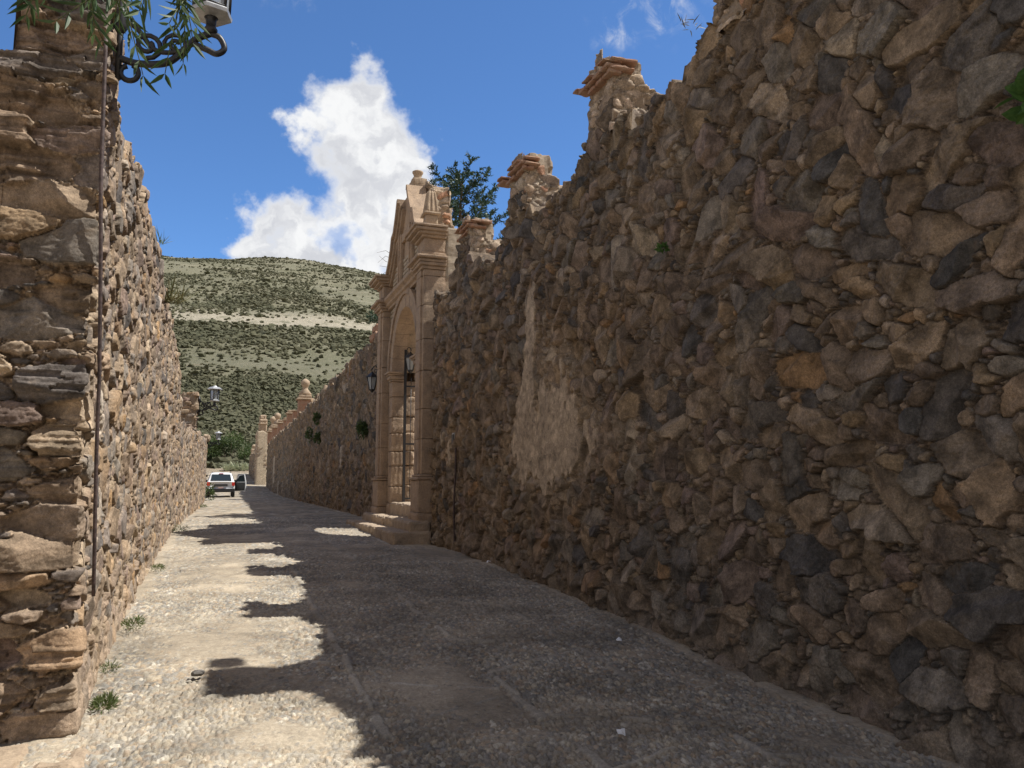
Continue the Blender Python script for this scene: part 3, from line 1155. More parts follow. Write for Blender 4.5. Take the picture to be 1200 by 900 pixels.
def right_top(s):
    y = RY0 - s
    t = np.full_like(y, 6.0)
    cs = [-5.2, -2.4, 0.35, 3.1] + PIERS + [17.3]
    for a, b in zip(cs[:-1], cs[1:]):
        m = (y >= a) & (y <= b)
        u = (y - a) / (b - a) * 2 - 1
        t = np.where(m, np.interp(y, [6, 9, 14], [5.68, 5.6, 5.48]) + 0.8 * np.abs(u) ** 2.3, t)
    return t + 0.05 * fbm(y * 2.2, y * 0, 13, 3)


def right_edit(S, Z, H, col):
    y = RY0 - S
    # surviving plaster patch and its thin runs
    m = fbm(y * 1.5, Z * 0.8, 401, 4, 0.6)
    body = np.exp(-(((y - 10.4) / 1.25) ** 2)) * np.exp(-(((Z - 2.6) / 0.95) ** 2))
    neck = np.exp(-(((y - 11.1 + 0.12 * (Z - 3.6)) / 0.26) ** 2)) * sstep(2.6, 3.2, Z) * sstep(4.85, 4.2, Z)
    low = 0.75 * np.exp(-(((y - 10.1) / 1.6) ** 2) - ((Z - 2.1) / 0.42) ** 2)
    spots = 0.5 * np.exp(-(((y - 15.4) / 0.5) ** 2)) * sstep(0.3, 0.8, Z) * sstep(3.0, 2.2, Z)
    k = sstep(0.40, 0.52, 1.05 * body + neck + low + spots + 0.8 * m + 0.26 * fbm(y * 8, Z * 4, 409, 3) - 0.24)
    thin = sstep(0.1, 0.4, 0.9 * body + low + 0.5 * m) * 0.45 * (1 - k)
    hp = 0.012 + 0.007 * fbm(y * 6, Z * 6, 403, 3)
    H = np.maximum(H * (1 - k) + hp * k, np.where(k > 0.5, hp, -9))
    pc = np.array([.39, .31, .222]) * (1 + 0.22 * fbm(y * 3, Z * 2, 405, 4))[..., None]
    ka = np.maximum(k, thin)[..., None]
    col = col * (1 - ka) + pc * ka
    # dark socket left by a lost stone
    hole = ((np.abs(y - 7.2) < 0.12 + 0.02 * vn(Z * 9, y * 3, 3)) & (np.abs(Z - 1.83) < 0.22))
    H = np.where(hole, -0.24, H)
    # recess with the small box beside the gateway
    rec = (np.abs(y - 14.95) < 0.11) & (np.abs(Z - 2.45) < 0.2)
    H = np.where(rec, -0.13, H)
    slot = (np.abs(y - 14.75 - 0.03 * vn(Z * 3, Z * 0, 9)) < 0.05) & (Z < 2.25) & (Z > 0.2)
    H = np.where(slot, np.minimum(H, -0.08), H)
    # footing of earth and lime smeared on the lowest stones
    ft = sstep(0.5, 0.02, Z - ground_z(y) + 0.12 * fbm(y * 2.5, Z * 2, 407, 3))
    H = H + 0.045 * ft
    col = col * (1 - 0.55 * ft[..., None]) + np.array([.22, .175, .13]) * 0.55 * ft[..., None]
    return H, col


def s_of(y):
    return RY0 - y


rw = empty('rubble_wall', (XR, 8, 0), 'tall near rubble wall in shade filling the right side, with scalloped top and broken piers', 'wall')
rubble('masonry', p_right, st_a,
       [(0.0, s_of(12.6), .021, .019), (s_of(12.6), s_of(9.2), .0145, .0135), (s_of(9.2), s_of(6.2), .0105, .0105),
        (s_of(6.2), s_of(2.7), .0082, .0082), (s_of(2.7), s_of(RY1), .03, .04)],
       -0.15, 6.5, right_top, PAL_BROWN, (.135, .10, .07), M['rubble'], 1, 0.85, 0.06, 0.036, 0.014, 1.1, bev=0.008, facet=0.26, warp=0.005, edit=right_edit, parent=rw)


# broken piers on its top
def pier_loop(cx, cy, hx, hy):
    return Path([(cx + hx, cy), (cx + hx, cy + hy), (cx - hx, cy + hy), (cx - hx, cy - hy), (cx + hx, cy - hy), (cx + hx, cy)], 0.03)


PAL_CORE = [((.40, .31, .225), 4), ((.33, .255, .185), 3), ((.25, .20, .16), 2), ((.46, .38, .29), 2), ((.38, .22, .14), 1)]


def broken_pier(parent, cx, cy, z0, z1, hx, hy, seed, tiles=True, slope=0.25):
    pp = pier_loop(cx, cy, hx, hy)
    s_ = Stones(-0.1, pp.len + 0.1, z0 - 0.1, z1 + 0.5, [(0.12, 0.3, 3), (0.065, 0.3, 3), (0.035, 0.3, 2)], seed, (1.0, 2.4), 0.2)

    def top(s):
        x, y, nx, ny = pp(s)
        return z1 - slope * np.clip((x - cx + hx) / (2 * hx), 0, 1) - 0.22 * np.clip(np.abs(y - cy - 0.06) / hy, 0, 1) ** 2 + 0.1 * fbm(x * 5 + seed, y * 5, seed, 3)
    o = rubble('broken_pier', pp, s_, [(0, pp.len, .022, .018)], z0, z1 + 0.25, top, PAL_CORE, (.37, .30, .22), M['rubble'], seed, 0,
               0.04, 0.035, 0.014, 1.6, parent=parent)
    # rubble core closing the top
    lst = []
    rough_box(lst, cx - hx * 0.93, cx + hx * 0.93, cy - hy * 0.9, cy + hy * 0.9, z0, z1 - slope - 0.2, .05, .055, .06, 6, seed)
    rough_box(lst, cx - hx * 0.9, cx + hx * 0.1, cy - hy * 0.85, cy + hy * 0.5, z0, z1 - 0.12, .05, .04, .08, 6, seed + 1)
    build_list('core_fill', lst, M['rubble_fill'], o)
    if tiles:
        rng = random.Random(seed)
        lst = []
        zt = z1 - 0.2
        for (dz, pr, th, mat_) in ((-0.24, 0.06, 0.05, 0), (-0.17, 0.11, 0.055, 0), (-0.10, 0.14, 0.035, 1)):
            y = cy - hy - 0.05
            while y < cy + hy + pr * 0.5:
                if rng.random() < 0.22:
                    y += 0.12
                    continue
                w = rng.uniform(0.16, 0.26)
                rough_box(lst, cx - hx - pr * rng.uniform(0.85, 1.0), cx - hx + 0.12, y, y + w - 0.008, zt + dz, zt + dz + th,
                          .04, .008, .012, 12, rng.randint(1, 999))
                y += w
        # broken return on the camera-side face
        for k in range(2):
            rough_box(lst, cx - hx - 0.04, cx - hx + rng.uniform(0.2, 0.42), cy - hy - rng.uniform(0.05, 0.1), cy - hy + 0.1,
                      zt - 0.19 + k * 0.1, zt - 0.135 + k * 0.1, .04, .01, .015, 11, seed + k)
        build_list('brick_moulding', lst, M['brick'], o)
    return o


for i, y in enumerate(PIERS):
    z1 = [7.3, 6.88, 6.8, 6.7][i]
    broken_pier(rw, XR + 0.44, y, 5.75, z1, 0.43, PIER_W / 2 + [0.02, 0.05, 0.08, 0.03][i], 500 + i * 7, True, [0.2, 0.42, 0.5, 0.55][i])
for i, y in enumerate((3.1, 0.35, -2.4)):
    broken_pier(rw, XR + 0.44, y, 5.75, 6.75, 0.43, PIER_W / 2, 560 + i * 7, True, 0.3)

# ------------------------------------------------------------------ right street wall beyond the gateway
p_rfar = Path([(XR + 0.02, 84), (XR, 21.72)])
SZ_FAR = [(0.26, 0.25, 1.6), (0.15, 0.3, 2.2), (0.085, 0.25, 1.6)]
st_b = Stones(-0.2, 62.6, -0.1, 6.6, SZ_FAR, 23, (0.9, 2.1), 0.4)


def rfar_top(s):
    y = 84 - s
    return np.interp(y, [22, 26, 40, 60, 84], [6.0, 5.95, 5.75, 5.55, 5.45]) + 0.09 * fbm(y * 0.9, y * 0, 14, 4)


def rfar_edit(S, Z, H, col):
    y = 84 - S
    k = np.zeros_like(y)
    for (yc, w, za, zb) in ((72, 1.2, 1.6, 3.9), (66, 0.5, 0.6, 1.8), (31, 0.4, 2.2, 3.0)):
        k = np.maximum(k, np.exp(-(((y - yc) / w) ** 4)) * sstep(za - .3, za + .2, Z) * sstep(zb + .3, zb - .2, Z))
    k = sstep(0.35, 0.6, k + 0.5 * fbm(y * 1.2, Z * 1.5, 411, 4) - 0.15)
    pc = np.array([.37, .31, .24])
    H = H * (1 - k) + 0.02 * k
    return H, col * (1 - k[..., None]) + pc * k[..., None]


rw2 = empty('rubble_wall', (XR, 50, 0.5), 'long shaded rubble wall beyond the arched gateway, with urn finials along its top', 'wall')
rubble('masonry', p_rfar, st_b, [(0, 30, .12, .055), (30, 48, .075, .04), (48, 62.25, .05, .032)], 0.35, 6.3, rfar_top, PAL_BROWN,
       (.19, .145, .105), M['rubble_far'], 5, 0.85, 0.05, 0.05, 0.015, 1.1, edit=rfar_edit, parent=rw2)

# ------------------------------------------------------------------ left street wall, near part with the pier end
p_left = Path([(-2.9, 5.98), (-0.83, 5.96), (-0.86, 7.4), (-0.95, 11.5), (-0.99, 22.0), (-1.6, 22.1)], 0.045)
SC = 2.07
SZ_L = [(0.26, 0.2, 2.6), (0.16, 0.3, 2.6), (0.085, 0.3, 3.0), (0.045, 0.3, 2.8), (0.024, 0.25, 1.6)]


class Joined:
    """end-face stones (large slabs, thin ledges) and street-face stones in one set"""

    def __init__(self, parts):
        self.L = sum([p.L for p in parts], [])
        self.n = len(self.L)
        self.c = np.vstack([p.c[:-1] for p in parts] + [np.zeros((1, 2))])
        self.r = np.concatenate([p.r[:-1] for p in parts] + [[0.05]])
        self.asp = np.concatenate([p.asp[:-1] for p in parts] + [[1.0]])
    eval = Stones.eval


st_c1 = Stones(-0.1, SC + 0.12, -0.25, 5.5, [(0.22, 0.2, 2.2), (0.13, 0.3, 1.5), (0.06, 0.3, 1.6), (0.034, 0.3, 1.4), (0.02, 0.25, 0.8)], 31, (1.8, 4.2), 0.06, 3, 0.0)
st_c2 = Stones(SC + 0.16, p_left.len + 0.1, -0.25, 5.5, [(0.15, 0.25, 1.5), (0.10, 0.3, 2.4), (0.06, 0.3, 3.0), (0.034, 0.25, 2.0)], 33, (0.6, 2.0), 0.35)
st_c = Joined([st_c1, st_c2])


def left_top(s):
    x, y, nx, ny = p_left(s)
    end = np.interp(x, [-2.9, -1.6, -1.46, -1.42, -1.37, -1.2, -0.83], [4.5, 4.52, 4.55, 4.62, 4.9, 5.2, 5.25])
    side = np.interp(y, [5.9, 6.62, 6.72, 6.9, 7.2, 8.1, 8.25, 10.5, 12.6, 14.6, 16.5, 18.6, 20.2, 21.2, 22],
                     [5.25, 5.25, 4.75, 4.5, 4.42, 4.62, 4.72, 4.92, 4.98, 4.72, 4.66, 4.58, 4.3, 3.9, 3.55])
    t = np.where(s < SC, end, side)
    return t + 0.07 * fbm(s * 2.7, s * 0, 15, 3)


def left_edit(S, Z, H, col):
    onend = sstep(SC + 0.08, SC - 0.05, S)
    # slaty beds: thin laminae, each broken off at its own depth
    zz = Z + 0.012 * fbm(S * 2.2, Z * 2.2, 421, 3) + 0.02 * (S - 1.5) * vn(Z * 1.3, Z * 0, 422)
    tz_ = np.floor(zz / 0.034 + 0.35 * vn(zz * 9, zz * 0, 423))
    cell = np.floor(S * 2.6 + 7 * _hash(tz_, tz_ * 0, 424) + 0.12 * fbm(S * 14, Z * 30, 429, 2))
    pro = _hash(tz_, cell, 425)
    bed = sstep(-0.12, 0.12, fbm(S * 1.1, Z * 2.4, 426, 3) + 0.04) * onend
    H = H + bed * ((pro - 0.55) * 0.06) + onend * 0.004 * fbm(S * 20, Z * 50, 428, 2)
    col = col * (1 + bed * (0.7 * _hash(tz_, cell, 431) - 0.35))[..., None] * (1 - 0.12 * onend[..., None])
    H = np.where(S > SC + 0.1, 0.012 + (H - 0.012) * 0.55, H)
    lowm = sstep(0.0, -0.03, H)[..., None] * 0.6 * (S > SC + 0.1)[..., None]
    col = col * (1 - lowm) + np.array([.33, .255, .185]) * lowm
    # loose mortar with pits on the street face
    pit = fbm(S * 5, Z * 5, 427, 4, 0.6)
    H = H - (1 - onend) * 0.03 * sstep(0.15, 0.5, pit)
    # hollow where stones fell out
    for (yc, zc, ry, rz_, dp) in ((9.55, 1.75, 0.22, 0.24, 0.13), (9.4, 1.35, 0.16, 0.13, 0.12), (10.6, 2.9, 0.25, 0.16, 0.08), (12.3, 3.3, 0.25, 0.2, 0.1)):
        x, y, _, _ = p_left(S[0])
        g = np.exp(-(((y[None, :] - yc) / ry) ** 4) - ((Z - zc) / rz_) ** 4)
        H = H - dp * g * (S > SC)
    ft = sstep(0.55, 0.05, Z - 0.02 + 0.15 * fbm(S * 2, Z * 2, 429, 3)) * (S > SC)
    col = col * (1 - 0.6 * ft[..., None]) + np.array([.38, .29, .21]) * 0.6 * ft[..., None]
    H = H * (1 - 0.5 * ft) + 0.03 * ft
    return H, col


for o in (rw, rw2):
    o['kind'] = 'thing'
lw = empty('rubble_wall', (-0.95, 12, 0), 'sunlit near left rubble wall ending in a tall slab-built pier by the camera', 'wall', None)
lw['kind'] = 'thing'
rubble('masonry', p_left, st_c,
       [(0, SC - 0.75, .012, .0105), (SC - 0.75, SC + 0.25, .0075, .0085), (SC + 0.25, SC + 2.6, .011, .0095), (SC + 2.6, SC + 7, .018, .014), (SC + 7, p_left.len, .03, .02)],
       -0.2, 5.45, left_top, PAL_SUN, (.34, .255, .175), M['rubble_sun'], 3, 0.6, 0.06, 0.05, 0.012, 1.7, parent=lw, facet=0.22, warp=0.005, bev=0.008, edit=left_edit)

# ------------------------------------------------------------------ left wall, far part
p_lfar = Path([(-1.02, 21.6), (-1.0, 22.6), (-0.85, 30.0), (-0.76, 36.0), (-0.78, 49.5), (-1.8, 49.6)], 0.05)
st_d = Stones(-0.1, p_lfar.len + 0.1, 0.2, 5.2, [(0.16, 0.25, 1.8), (0.1, 0.3, 2.4), (0.06, 0.25, 1.8)], 37, (0.8, 2.2), 0.3)


def lfar_top(s):
    x, y, nx, ny = p_lfar(s)
    t = np.interp(y, [21.5, 27, 30, 40, 48.6, 49.7], [3.1, 3.2, 3.35, 3.6, 3.95, 4.05])
    return t + 0.05 * fbm(s * 1.9, s * 0, 16, 3)


def lfar_edit(S, Z, H, col):
    H = 0.012 + (H - 0.012) * 0.6
    lowm = sstep(0.0, -0.03, H)[..., None] * 0.6
    return H, col * (1 - lowm) + np.array([.34, .262, .19]) * lowm


lw2 = empty('rubble_wall', (-0.8, 36, 0.5), 'lower far left rubble wall with a square stub pier carrying a lamp', 'wall')
lw2['kind'] = 'thing'
rubble('masonry', p_lfar, st_d, [(0, 9, .05, .028), (9, p_lfar.len, .09, .035)], 0.3, 4.7, lfar_top, PAL_SUN, (.34, .262, .19),
       M['rubble_sun_far'], 7, 0.7, 0.05, 0.05, 0.02, 1.3, parent=lw2, edit=lfar_edit)
pl_ = Path([(-0.84, 30.6), (-1.36, 30.6), (-1.36, 29.9), (-0.84, 29.9), (-0.84, 30.6)], 0.03)
st_f = Stones(-0.1, pl_.len + 0.1, 2.8, 5.1, [(0.13, 0.25, 3), (0.07, 0.3, 3)], 41, (1.6, 3.2), 0.12)
spier = rubble('stub_pier', pl_, st_f, [(0, pl_.len, .025, .022)], 2.9, 4.95, lambda s: 4.68 + 0.04 * fbm(s * 3, s * 0, 4, 2), PAL_SUN, (.30, .235, .17),
               M['rubble_sun_far'], 9, 0, 0.07, 0.05, 0.02, 1.6, parent=lw2)
lst = []
rough_box(lst, -1.34, -0.86, 29.93, 30.57, 2.9, 4.70, .06, .02, .03, 5, 43)
build_list('core_fill', lst, M['rubble_fill'], spier)
# ================================================================== GATEWAY
YC, HW, ZS, ZG = 19.05, 1.38, 4.4, 0.5
XF = 4.0
XB = 5.3
gate = empty('gateway', (4.3, YC, ZG), 'carved stone gateway with round arch, pilasters, stepped gable and urn on top', 'gateway')
gate['kind'] = 'thing'


def sgn_range(y0, y1, side):
    """mirror a distance range about the gateway's axis"""
    return (YC - y1, YC - y0) if side < 0 else (YC + y0, YC + y1)


def cornice(lst_mb, prof, y0, y1):
    lst_mb.prism(prof, 'y', y0, y1)


# jambs and spandrel: dressed blocks to XF+.3, rubble behind
for side in (-1, 1):
    lst = []
    y0, y1 = sgn_range(HW, HW + 0.42, side)
    z = 1.1
    i = 0
    while z < ZS - 0.25:
        h = [0.42, 0.5, 0.36, 0.47, 0.4, 0.52][i % 6]
        h = min(h, ZS - 0.24 - z)
        rough_box(lst, XF + 0.012, XF + 0.32, y0 + 0.004 * (i % 2), y1, z + 0.004, z + h - 0.004, .05, .007, .012, 8, 30 + i + side)
        rough_box(lst, XF + 0.33, XF + 0.62, y0 + 0.02 * ((i + 1) % 3), y1, z + 0.03, z + h + 0.02, .05, .014, .02, 8, 60 + i + side)
        z += h
        i += 1
    # lowest worn block
    rough_box(lst, XF - 0.02, XF + 0.6, y0 - 0.02, y1, ZG, 1.1, .06, .015, .03, 6, 80 + side)
    jamb = build_list('jamb', lst, M['cantera'], gate)
    lst = []
    rough_box(lst, XF + 0.6, XB, y0 + side * 0.05 if side > 0 else y0, y1 if side > 0 else y1 - 0.05, ZG, ZS + 0.05, .07, .035, .05, 5, 85 + side)
    build_list('rubble_reveal', lst, M['cantera_pale'], jamb)
    # impost with its moulded capital
    lst = []
    ya, yb = (y0 - 0.02, y1 + 0.0) if side > 0 else (y0, y1 + 0.02)
    pr = 0
    for (dz, h, p) in ((-0.24, 0.05, 0.03), (-0.19, 0.09, 0.075), (-0.10, 0.04, 0.11), (-0.06, 0.06, 0.14)):
        if side > 0:
            rough_box(lst, XF - p + 0.01, XF + 0.36, ya - p, yb, ZS + dz, ZS + dz + h - 0.002, .05, .006, .01, 9, 90)
        else:
            rough_box(lst, XF - p + 0.01, XF + 0.36, ya, yb + p, ZS + dz, ZS + dz + h - 0.002, .05, .006, .01, 9, 91)
    build_list('impost', lst, M['cantera'], gate)

# archivolt: voussoirs
NV = 13
lst = []
mbv = MB()
RO = HW + 0.46
for k in range(NV):
    a0, a1 = math.pi * k / NV + 0.003, math.pi * (k + 1) / NV - 0.003
    n = 6
    aa = [a0 + (a1 - a0) * t / n for t in range(n + 1)]
    jx = random.uniform(-0.006, 0.006)
    for (ri, ro, xf, xb) in ((HW, HW + 0.30, XF - 0.005 + jx, XF + 0.36), (HW + 0.302, RO, XF - 0.045 + jx, XF + 0.3)):
        poly = [(YC + ri * math.cos(a), ZS + ri * math.sin(a)) for a in aa] + [(YC + ro * math.cos(a), ZS + ro * math.sin(a)) for a in reversed(aa)]
        mbv.prism(poly, 'x', xf, xb)
mbv.build('archivolt', M['cantera'], gate)
# vault behind the ring: rubble soffit and wall above
mbv = MB()
NA = 28
ZT = 6.25
for k in range(NA):
    a0, a1 = math.pi * k / NA, math.pi * (k + 1) / NA
    p0 = (YC + (HW + 0.04) * math.cos(a0), ZS + (HW + 0.04) * math.sin(a0))
    p1 = (YC + (HW + 0.04) * math.cos(a1), ZS + (HW + 0.04) * math.sin(a1))
    mbv.prism([p0, (p0[0], ZT), (p1[0], ZT), p1], 'x', XF + 0.37, XB)
for side in (-1, 1):
    y0, y1 = sgn_range(HW + 0.43, 2.62, side)
    mbv.box(XF + 0.2, XB, y0, y1, ZG - 0.1, ZT)
    y0, y1 = sgn_range(HW + 0.04, HW + 0.43, side)
    mbv.box(XF + 0.37, XB - 0.002, y0, y1, ZS + 0.06, ZT - 0.003)
mbv.build('wall_core', M['cantera_pale'], gate)

# pale brick infill in projecting courses
for side in (-1, 1):
    lst = []
    z = 1.15
    i = 0
    while z < 6.12:
        h = 0.105
        inner = HW + 0.425 if z < ZS else max(math.sqrt(max(0, (RO - 0.03) ** 2 - (max(z - ZS, 0)) ** 2)), 0.0)
        if inner < 1.93:
            y0, y1 = sgn_range(inner, 1.94, side)
            jx = 0.006 * math.sin(i * 7.3 + side)
            rough_box(lst, XF + 0.035 + jx, XF + 0.3, y0, y1, z, z + h - 0.02, .06, .006, .012, 10, 200 + i)
        z += h
        i += 1
    build_list('brick_panel', lst, M['plaster'], gate)

# main cornice over the arch
mbv = MB()
prof = [(XF + 0.3, 6.08), (XF - 0.03, 6.08), (XF - 0.03, 6.14), (XF - 0.09, 6.17), (XF - 0.10, 6.23), (XF - 0.17, 6.28), (XF - 0.17, 6.35), (XF + 0.3, 6.42)]
mbv.prism(prof, 'y', YC - 1.93, YC + 1.93)
mbv.build('cornice', M['cantera'], gate)

# pilasters
for side in (-1, 1):
    y0, y1 = sgn_range(1.96, 2.64, side)
    lst = []
    z = 1.78
    i = 0
    while z < 6.05:
        h = min([0.72, 0.62, 0.8, 0.66][i % 4], 6.06 - z)
        rough_box(lst, XF - 0.15, XF + 0.32, y0, y1, z + 0.003, z + h - 0.003, .06, .005, .008, 7, 300 + i + side * 9)
        rough_box(lst, XF - 0.19, XF - 0.13, y0 + 0.14, y1 - 0.14, z + 0.003, z + h - 0.003, .06, .004, .006, 7, 340 + i + side * 9)
        z += h
        i += 1
    pil = build_list('pilaster', lst, M['cantera'], gate)
    lst = []
    rough_box(lst, XF - 0.25, XF + 0.32, y0 - 0.07, y1 + 0.07, ZG - 0.15, 1.0, .06, .012, .02, 6, 350 + side)
    rough_box(lst, XF - 0.22, XF + 0.32, y0 - 0.05, y1 + 0.05, 1.003, 1.66, .06, .007, .012, 6, 352 + side)
    rough_box(lst, XF - 0.25, XF + 0.32, y0 - 0.075, y1 + 0.075, 1.663, 1.72, .05, .005, .012, 6, 354 + side)
    rough_box(lst, XF - 0.20, XF + 0.32, y0 - 0.04, y1 + 0.04, 1.723, 1.778, .05, .005, .02, 6, 356 + side)
    build_list('pedestal', lst, M['cantera'], pil)
    lst = []
    for (za, zb, p) in ((6.063, 6.13, 0.03), (6.133, 6.20, 0.085), (6.203, 6.27, 0.10), (6.273, 6.345, 0.17), (6.348, 6.42, 0.06)):
        rough_box(lst, XF - 0.17 - p, XF + 0.32, y0 - p, y1 + p, za, zb, .06, .006, .012, 7, 360)
    rough_box(lst, XF - 0.15, XF + 0.32, y0 + 0.02, y1 - 0.02, 6.423, 6.74, .06, .008, .012, 7, 366 + side)
    for (za, zb, p) in ((6.743, 6.80, 0.06), (6.803, 6.86, 0.14), (6.863, 6.93, 0.22), (6.933, 7.0, 0.26)):
        rough_box(lst, XF - 0.15 - p, XF + 0.32, y0 - p * 0.8, y1 + p * 0.8, za, zb, .06, .006, .012, 7, 370)
    build_list('capital', lst, M['cantera'], pil)
    # plain rendered pier behind the pilaster, broken at its foot
    lst = []
    rough_box(lst, XF + 0.325, XF + 0.84, y0 + 0.01, y1 - 0.01, 5.9 if side < 0 else 5.5, 7.02, .05, .012, .03, 5, 380 + side)
    rough_box(lst, XF + 0.84, XB, y0 + 0.05, y1 - 0.05, 5.5, 6.5, .06, .05, .08, 5, 382 + side)
    rough_box(lst, XF + 0.85, XF + 1.02, y0 + 0.03, y1 - 0.2, 6.3, 6.9, .05, .03, .08, 5, 384 + side)
    build_list('rendered_pier', lst, M['plaster'], gate)

# fluted pinnacle on the near pilaster
pm = []
yp = YC - 2.3
rough_box(pm, XF - 0.12, XF + 0.24, yp - 0.2, yp + 0.2, 7.003, 7.08, .05, .012, .02, 8, 391)
rough_box(pm, XF - 0.08, XF + 0.2, yp - 0.15, yp + 0.15, 7.083, 7.31, .05, .008, .015, 8, 392)
rough_box(pm, XF - 0.13, XF + 0.25, yp - 0.2, yp + 0.2, 7.313, 7.38, .05, .008, .02, 8, 393)
pin = build_list('pinnacle', pm, M['cantera_pale'], gate)
mbv = MB()
nfl = 20
rings = []
for (r, z) in ((0.155, 7.383), (0.16, 7.42), (0.10, 7.82), (0.075, 7.87)):
    ring = []
    for k in range(nfl * 2):
        a = 2 * math.pi * k / (nfl * 2)
        q = max(abs(math.cos(a)), abs(math.sin(a))) ** -0.72
        rr = r * q * (1.0 if (k // 2) % 2 else 0.86)
        ring.append((XF + 0.06 + rr * math.cos(a), yp + rr * math.sin(a), z))
    rings.append(ring)
vs = [p for r_ in rings for p in r_]
n = nfl * 2
fs = [(i * n + k, i * n + (k + 1) % n, (i + 1) * n + (k + 1) % n, (i + 1) * n + k) for i in range(len(rings) - 1) for k in range(n)]
fs.append(tuple((len(rings) - 1) * n + k for k in range(n)))
mbv.add(vs, fs)
mbv.build('fluted_spire', M['cantera_pale'], pin)

# stepped gable
half = [(2.55, 6.42), (2.35, 6.9), (2.05, 7.0), (1.88, 7.1), (1.62, 7.3), (1.40, 7.55), (1.26, 7.85), (1.04, 7.92), (0.92, 8.08), (0.78, 8.28), (0.66, 8.5), (0.60, 8.62), (0.5, 8.63)]


def outline(h, s=1.0):
    L = [(YC + d, z) for d, z in h]
    Rr = [(YC - d, z) for d, z in reversed(h)]
    return L + Rr


mbv = MB()
o_ = outline([(min(d, 1.93) if z < 6.6 else d, z) for d, z in half])
mbv.prism(o_, 'x', XF + 0.08, XF + 0.34)
ped = mbv.build('pediment', M['cantera'], gate)
# raking mouldings following the outline, in three bands on each side
def inset(pts, d):
    out = []
    for i in range(len(pts)):
        a = Vector(pts[max(i - 1, 0)])
        b = Vector(pts[min(i + 1, len(pts) - 1)])
        t = (b - a).normalized()
        out.append((pts[i][0] - t[1] * d, pts[i][1] + t[0] * d))
    return out


for (ins, xf, wdt) in ((0.0, XF - 0.12, 0.11), (0.112, XF - 0.06, 0.11), (0.224, XF - 0.01, 0.10)):
    for sd in (-1, 1):
        pts = half[2:]
        A, B_ = inset(pts, ins), inset(pts, ins + wdt)
        mbv = MB()
        vs = []
        for (p, q) in zip(A, B_):
            for (d, z) in (p, q):
                for x in (xf, XF + 0.082):
                    vs.append((x, YC + sd * d, z))
        fs = []
        for i in range(len(pts) - 1):
            o0, o1 = i * 4, (i + 1) * 4
            fs += [(o0, o1, o1 + 2, o0 + 2), (o0 + 1, o0 + 3, o1 + 3, o1 + 1), (o0, o0 + 1, o1 + 1, o1), (o0 + 2, o1 + 2, o1 + 3, o0 + 3)]
        fs += [(0, 2, 3, 1), ((len(pts) - 1) * 4, (len(pts) - 1) * 4 + 1, (len(pts) - 1) * 4 + 3, (len(pts) - 1) * 4 + 2)]
        mbv.add(vs, fs)
        mbv.build('raking_moulding', M['cantera'], ped)
# vertical ribs and brick field inside the gable
lst = []
for d in (-0.62, 0.62):
    rough_box(lst, XF - 0.02, XF + 0.09, YC + d - 0.13, YC + d + 0.13, 6.43, 7.75, .06, .008, .012, 7, 401)
    rough_box(lst, XF - 0.06, XF + 0.09, YC + d - 0.05, YC + d + 0.05, 6.43, 7.7, .06, .006, .012, 7, 402)
rough_box(lst, XF + 0.0, XF + 0.09, YC - 0.49, YC + 0.49, 7.5, 7.72, .06, .008, .012, 7, 403)
build_list('gable_rib', lst, M['cantera'], ped)
lst = []
z = 6.46
i = 0
while z < 7.1:
    for (a, b) in ((0.76, 1.75 - max(0, z - 6.9) * 0.9), (-0.48, 0.48)):
        for sd in ((-1, 1) if a > 0 else (1,)):
            y0, y1 = sorted((YC + sd * a, YC + sd * b))
            rough_box(lst, XF + 0.05 + 0.005 * math.sin(i * 5.1), XF + 0.1, y0, y1, z, z + 0.088, .06, .006, .012, 10, 420 + i)
    z += 0.108
    i += 1
build_list('brick_field', lst, M['plaster'], ped)
# thick rubble core behind the gable
p_core = Path([(XB - 0.05, YC + 0.95), (XF + 0.345, YC + 0.95), (XF + 0.345, YC - 0.95), (XB - 0.05, YC - 0.95), (XB - 0.05, YC + 0.95)][::-1], 0.03)
p_core = Path([(XF + 0.36, YC + 0.75), (XF + 0.36, YC - 0.75), (XB - 0.15, YC - 0.75), (XB - 0.15, YC + 0.75), (XF + 0.36, YC + 0.75)], 0.03)
s_core = Stones(-0.1, p_core.len + 0.1, 6.0, 9.3, [(0.12, 0.3, 3), (0.065, 0.3, 3), (0.035, 0.3, 2)], 611, (1.2, 2.8), 0.15)


def core_top(s):
    x, y, nx, ny = p_core(s)
    return np.interp(x, [XF + 0.3, XF + 0.9, XB - 0.4, XB - 0.15], [8.72, 8.7, 8.05, 7.2]) + 0.06 * fbm(x * 5, y * 5, 17, 3)


# path must run with its outward side on the right
core = rubble('rubble_core', p_core, s_core, [(0, p_core.len, .03, .024)], 6.2, 9.2, core_top, PAL_CORE, (.40, .32, .23), M['rubble'], 19, 0, 0.05, 0.045, 0.016, 1.6, parent=ped)
lst = []
rough_box(lst, XF + 0.4, XB - 0.3, YC - 0.7, YC + 0.7, 6.2, 8.15, .07, .03, .05, 6, 431)
rough_box(lst, XF + 0.4, XF + 0.95, YC - 0.7, YC + 0.7, 8.1, 8.62, .06, .03, .08, 6, 433)
build_list('core_fill', lst, M['cantera_pale'], core)
lst = []
rough_box(lst, XF + 0.10, XF + 0.46, YC - 0.30, YC + 0.30, 8.62, 8.95, .05, .012, .02, 6, 441)
upd = build_list('urn_pedestal', lst, M['cantera_pale'], gate)
mbv = MB()
mbv.lathe([(0.12, 0.0), (0.12, 0.03), (0.085, 0.06), (0.09, 0.12), (0.11, 0.18), (0.135, 0.22), (0.135, 0.25), (0.10, 0.27), (0.03, 0.28)], (XF + 0.28, YC, 8.945), 18)
mbv.build('urn', M['cantera_pale'], upd)

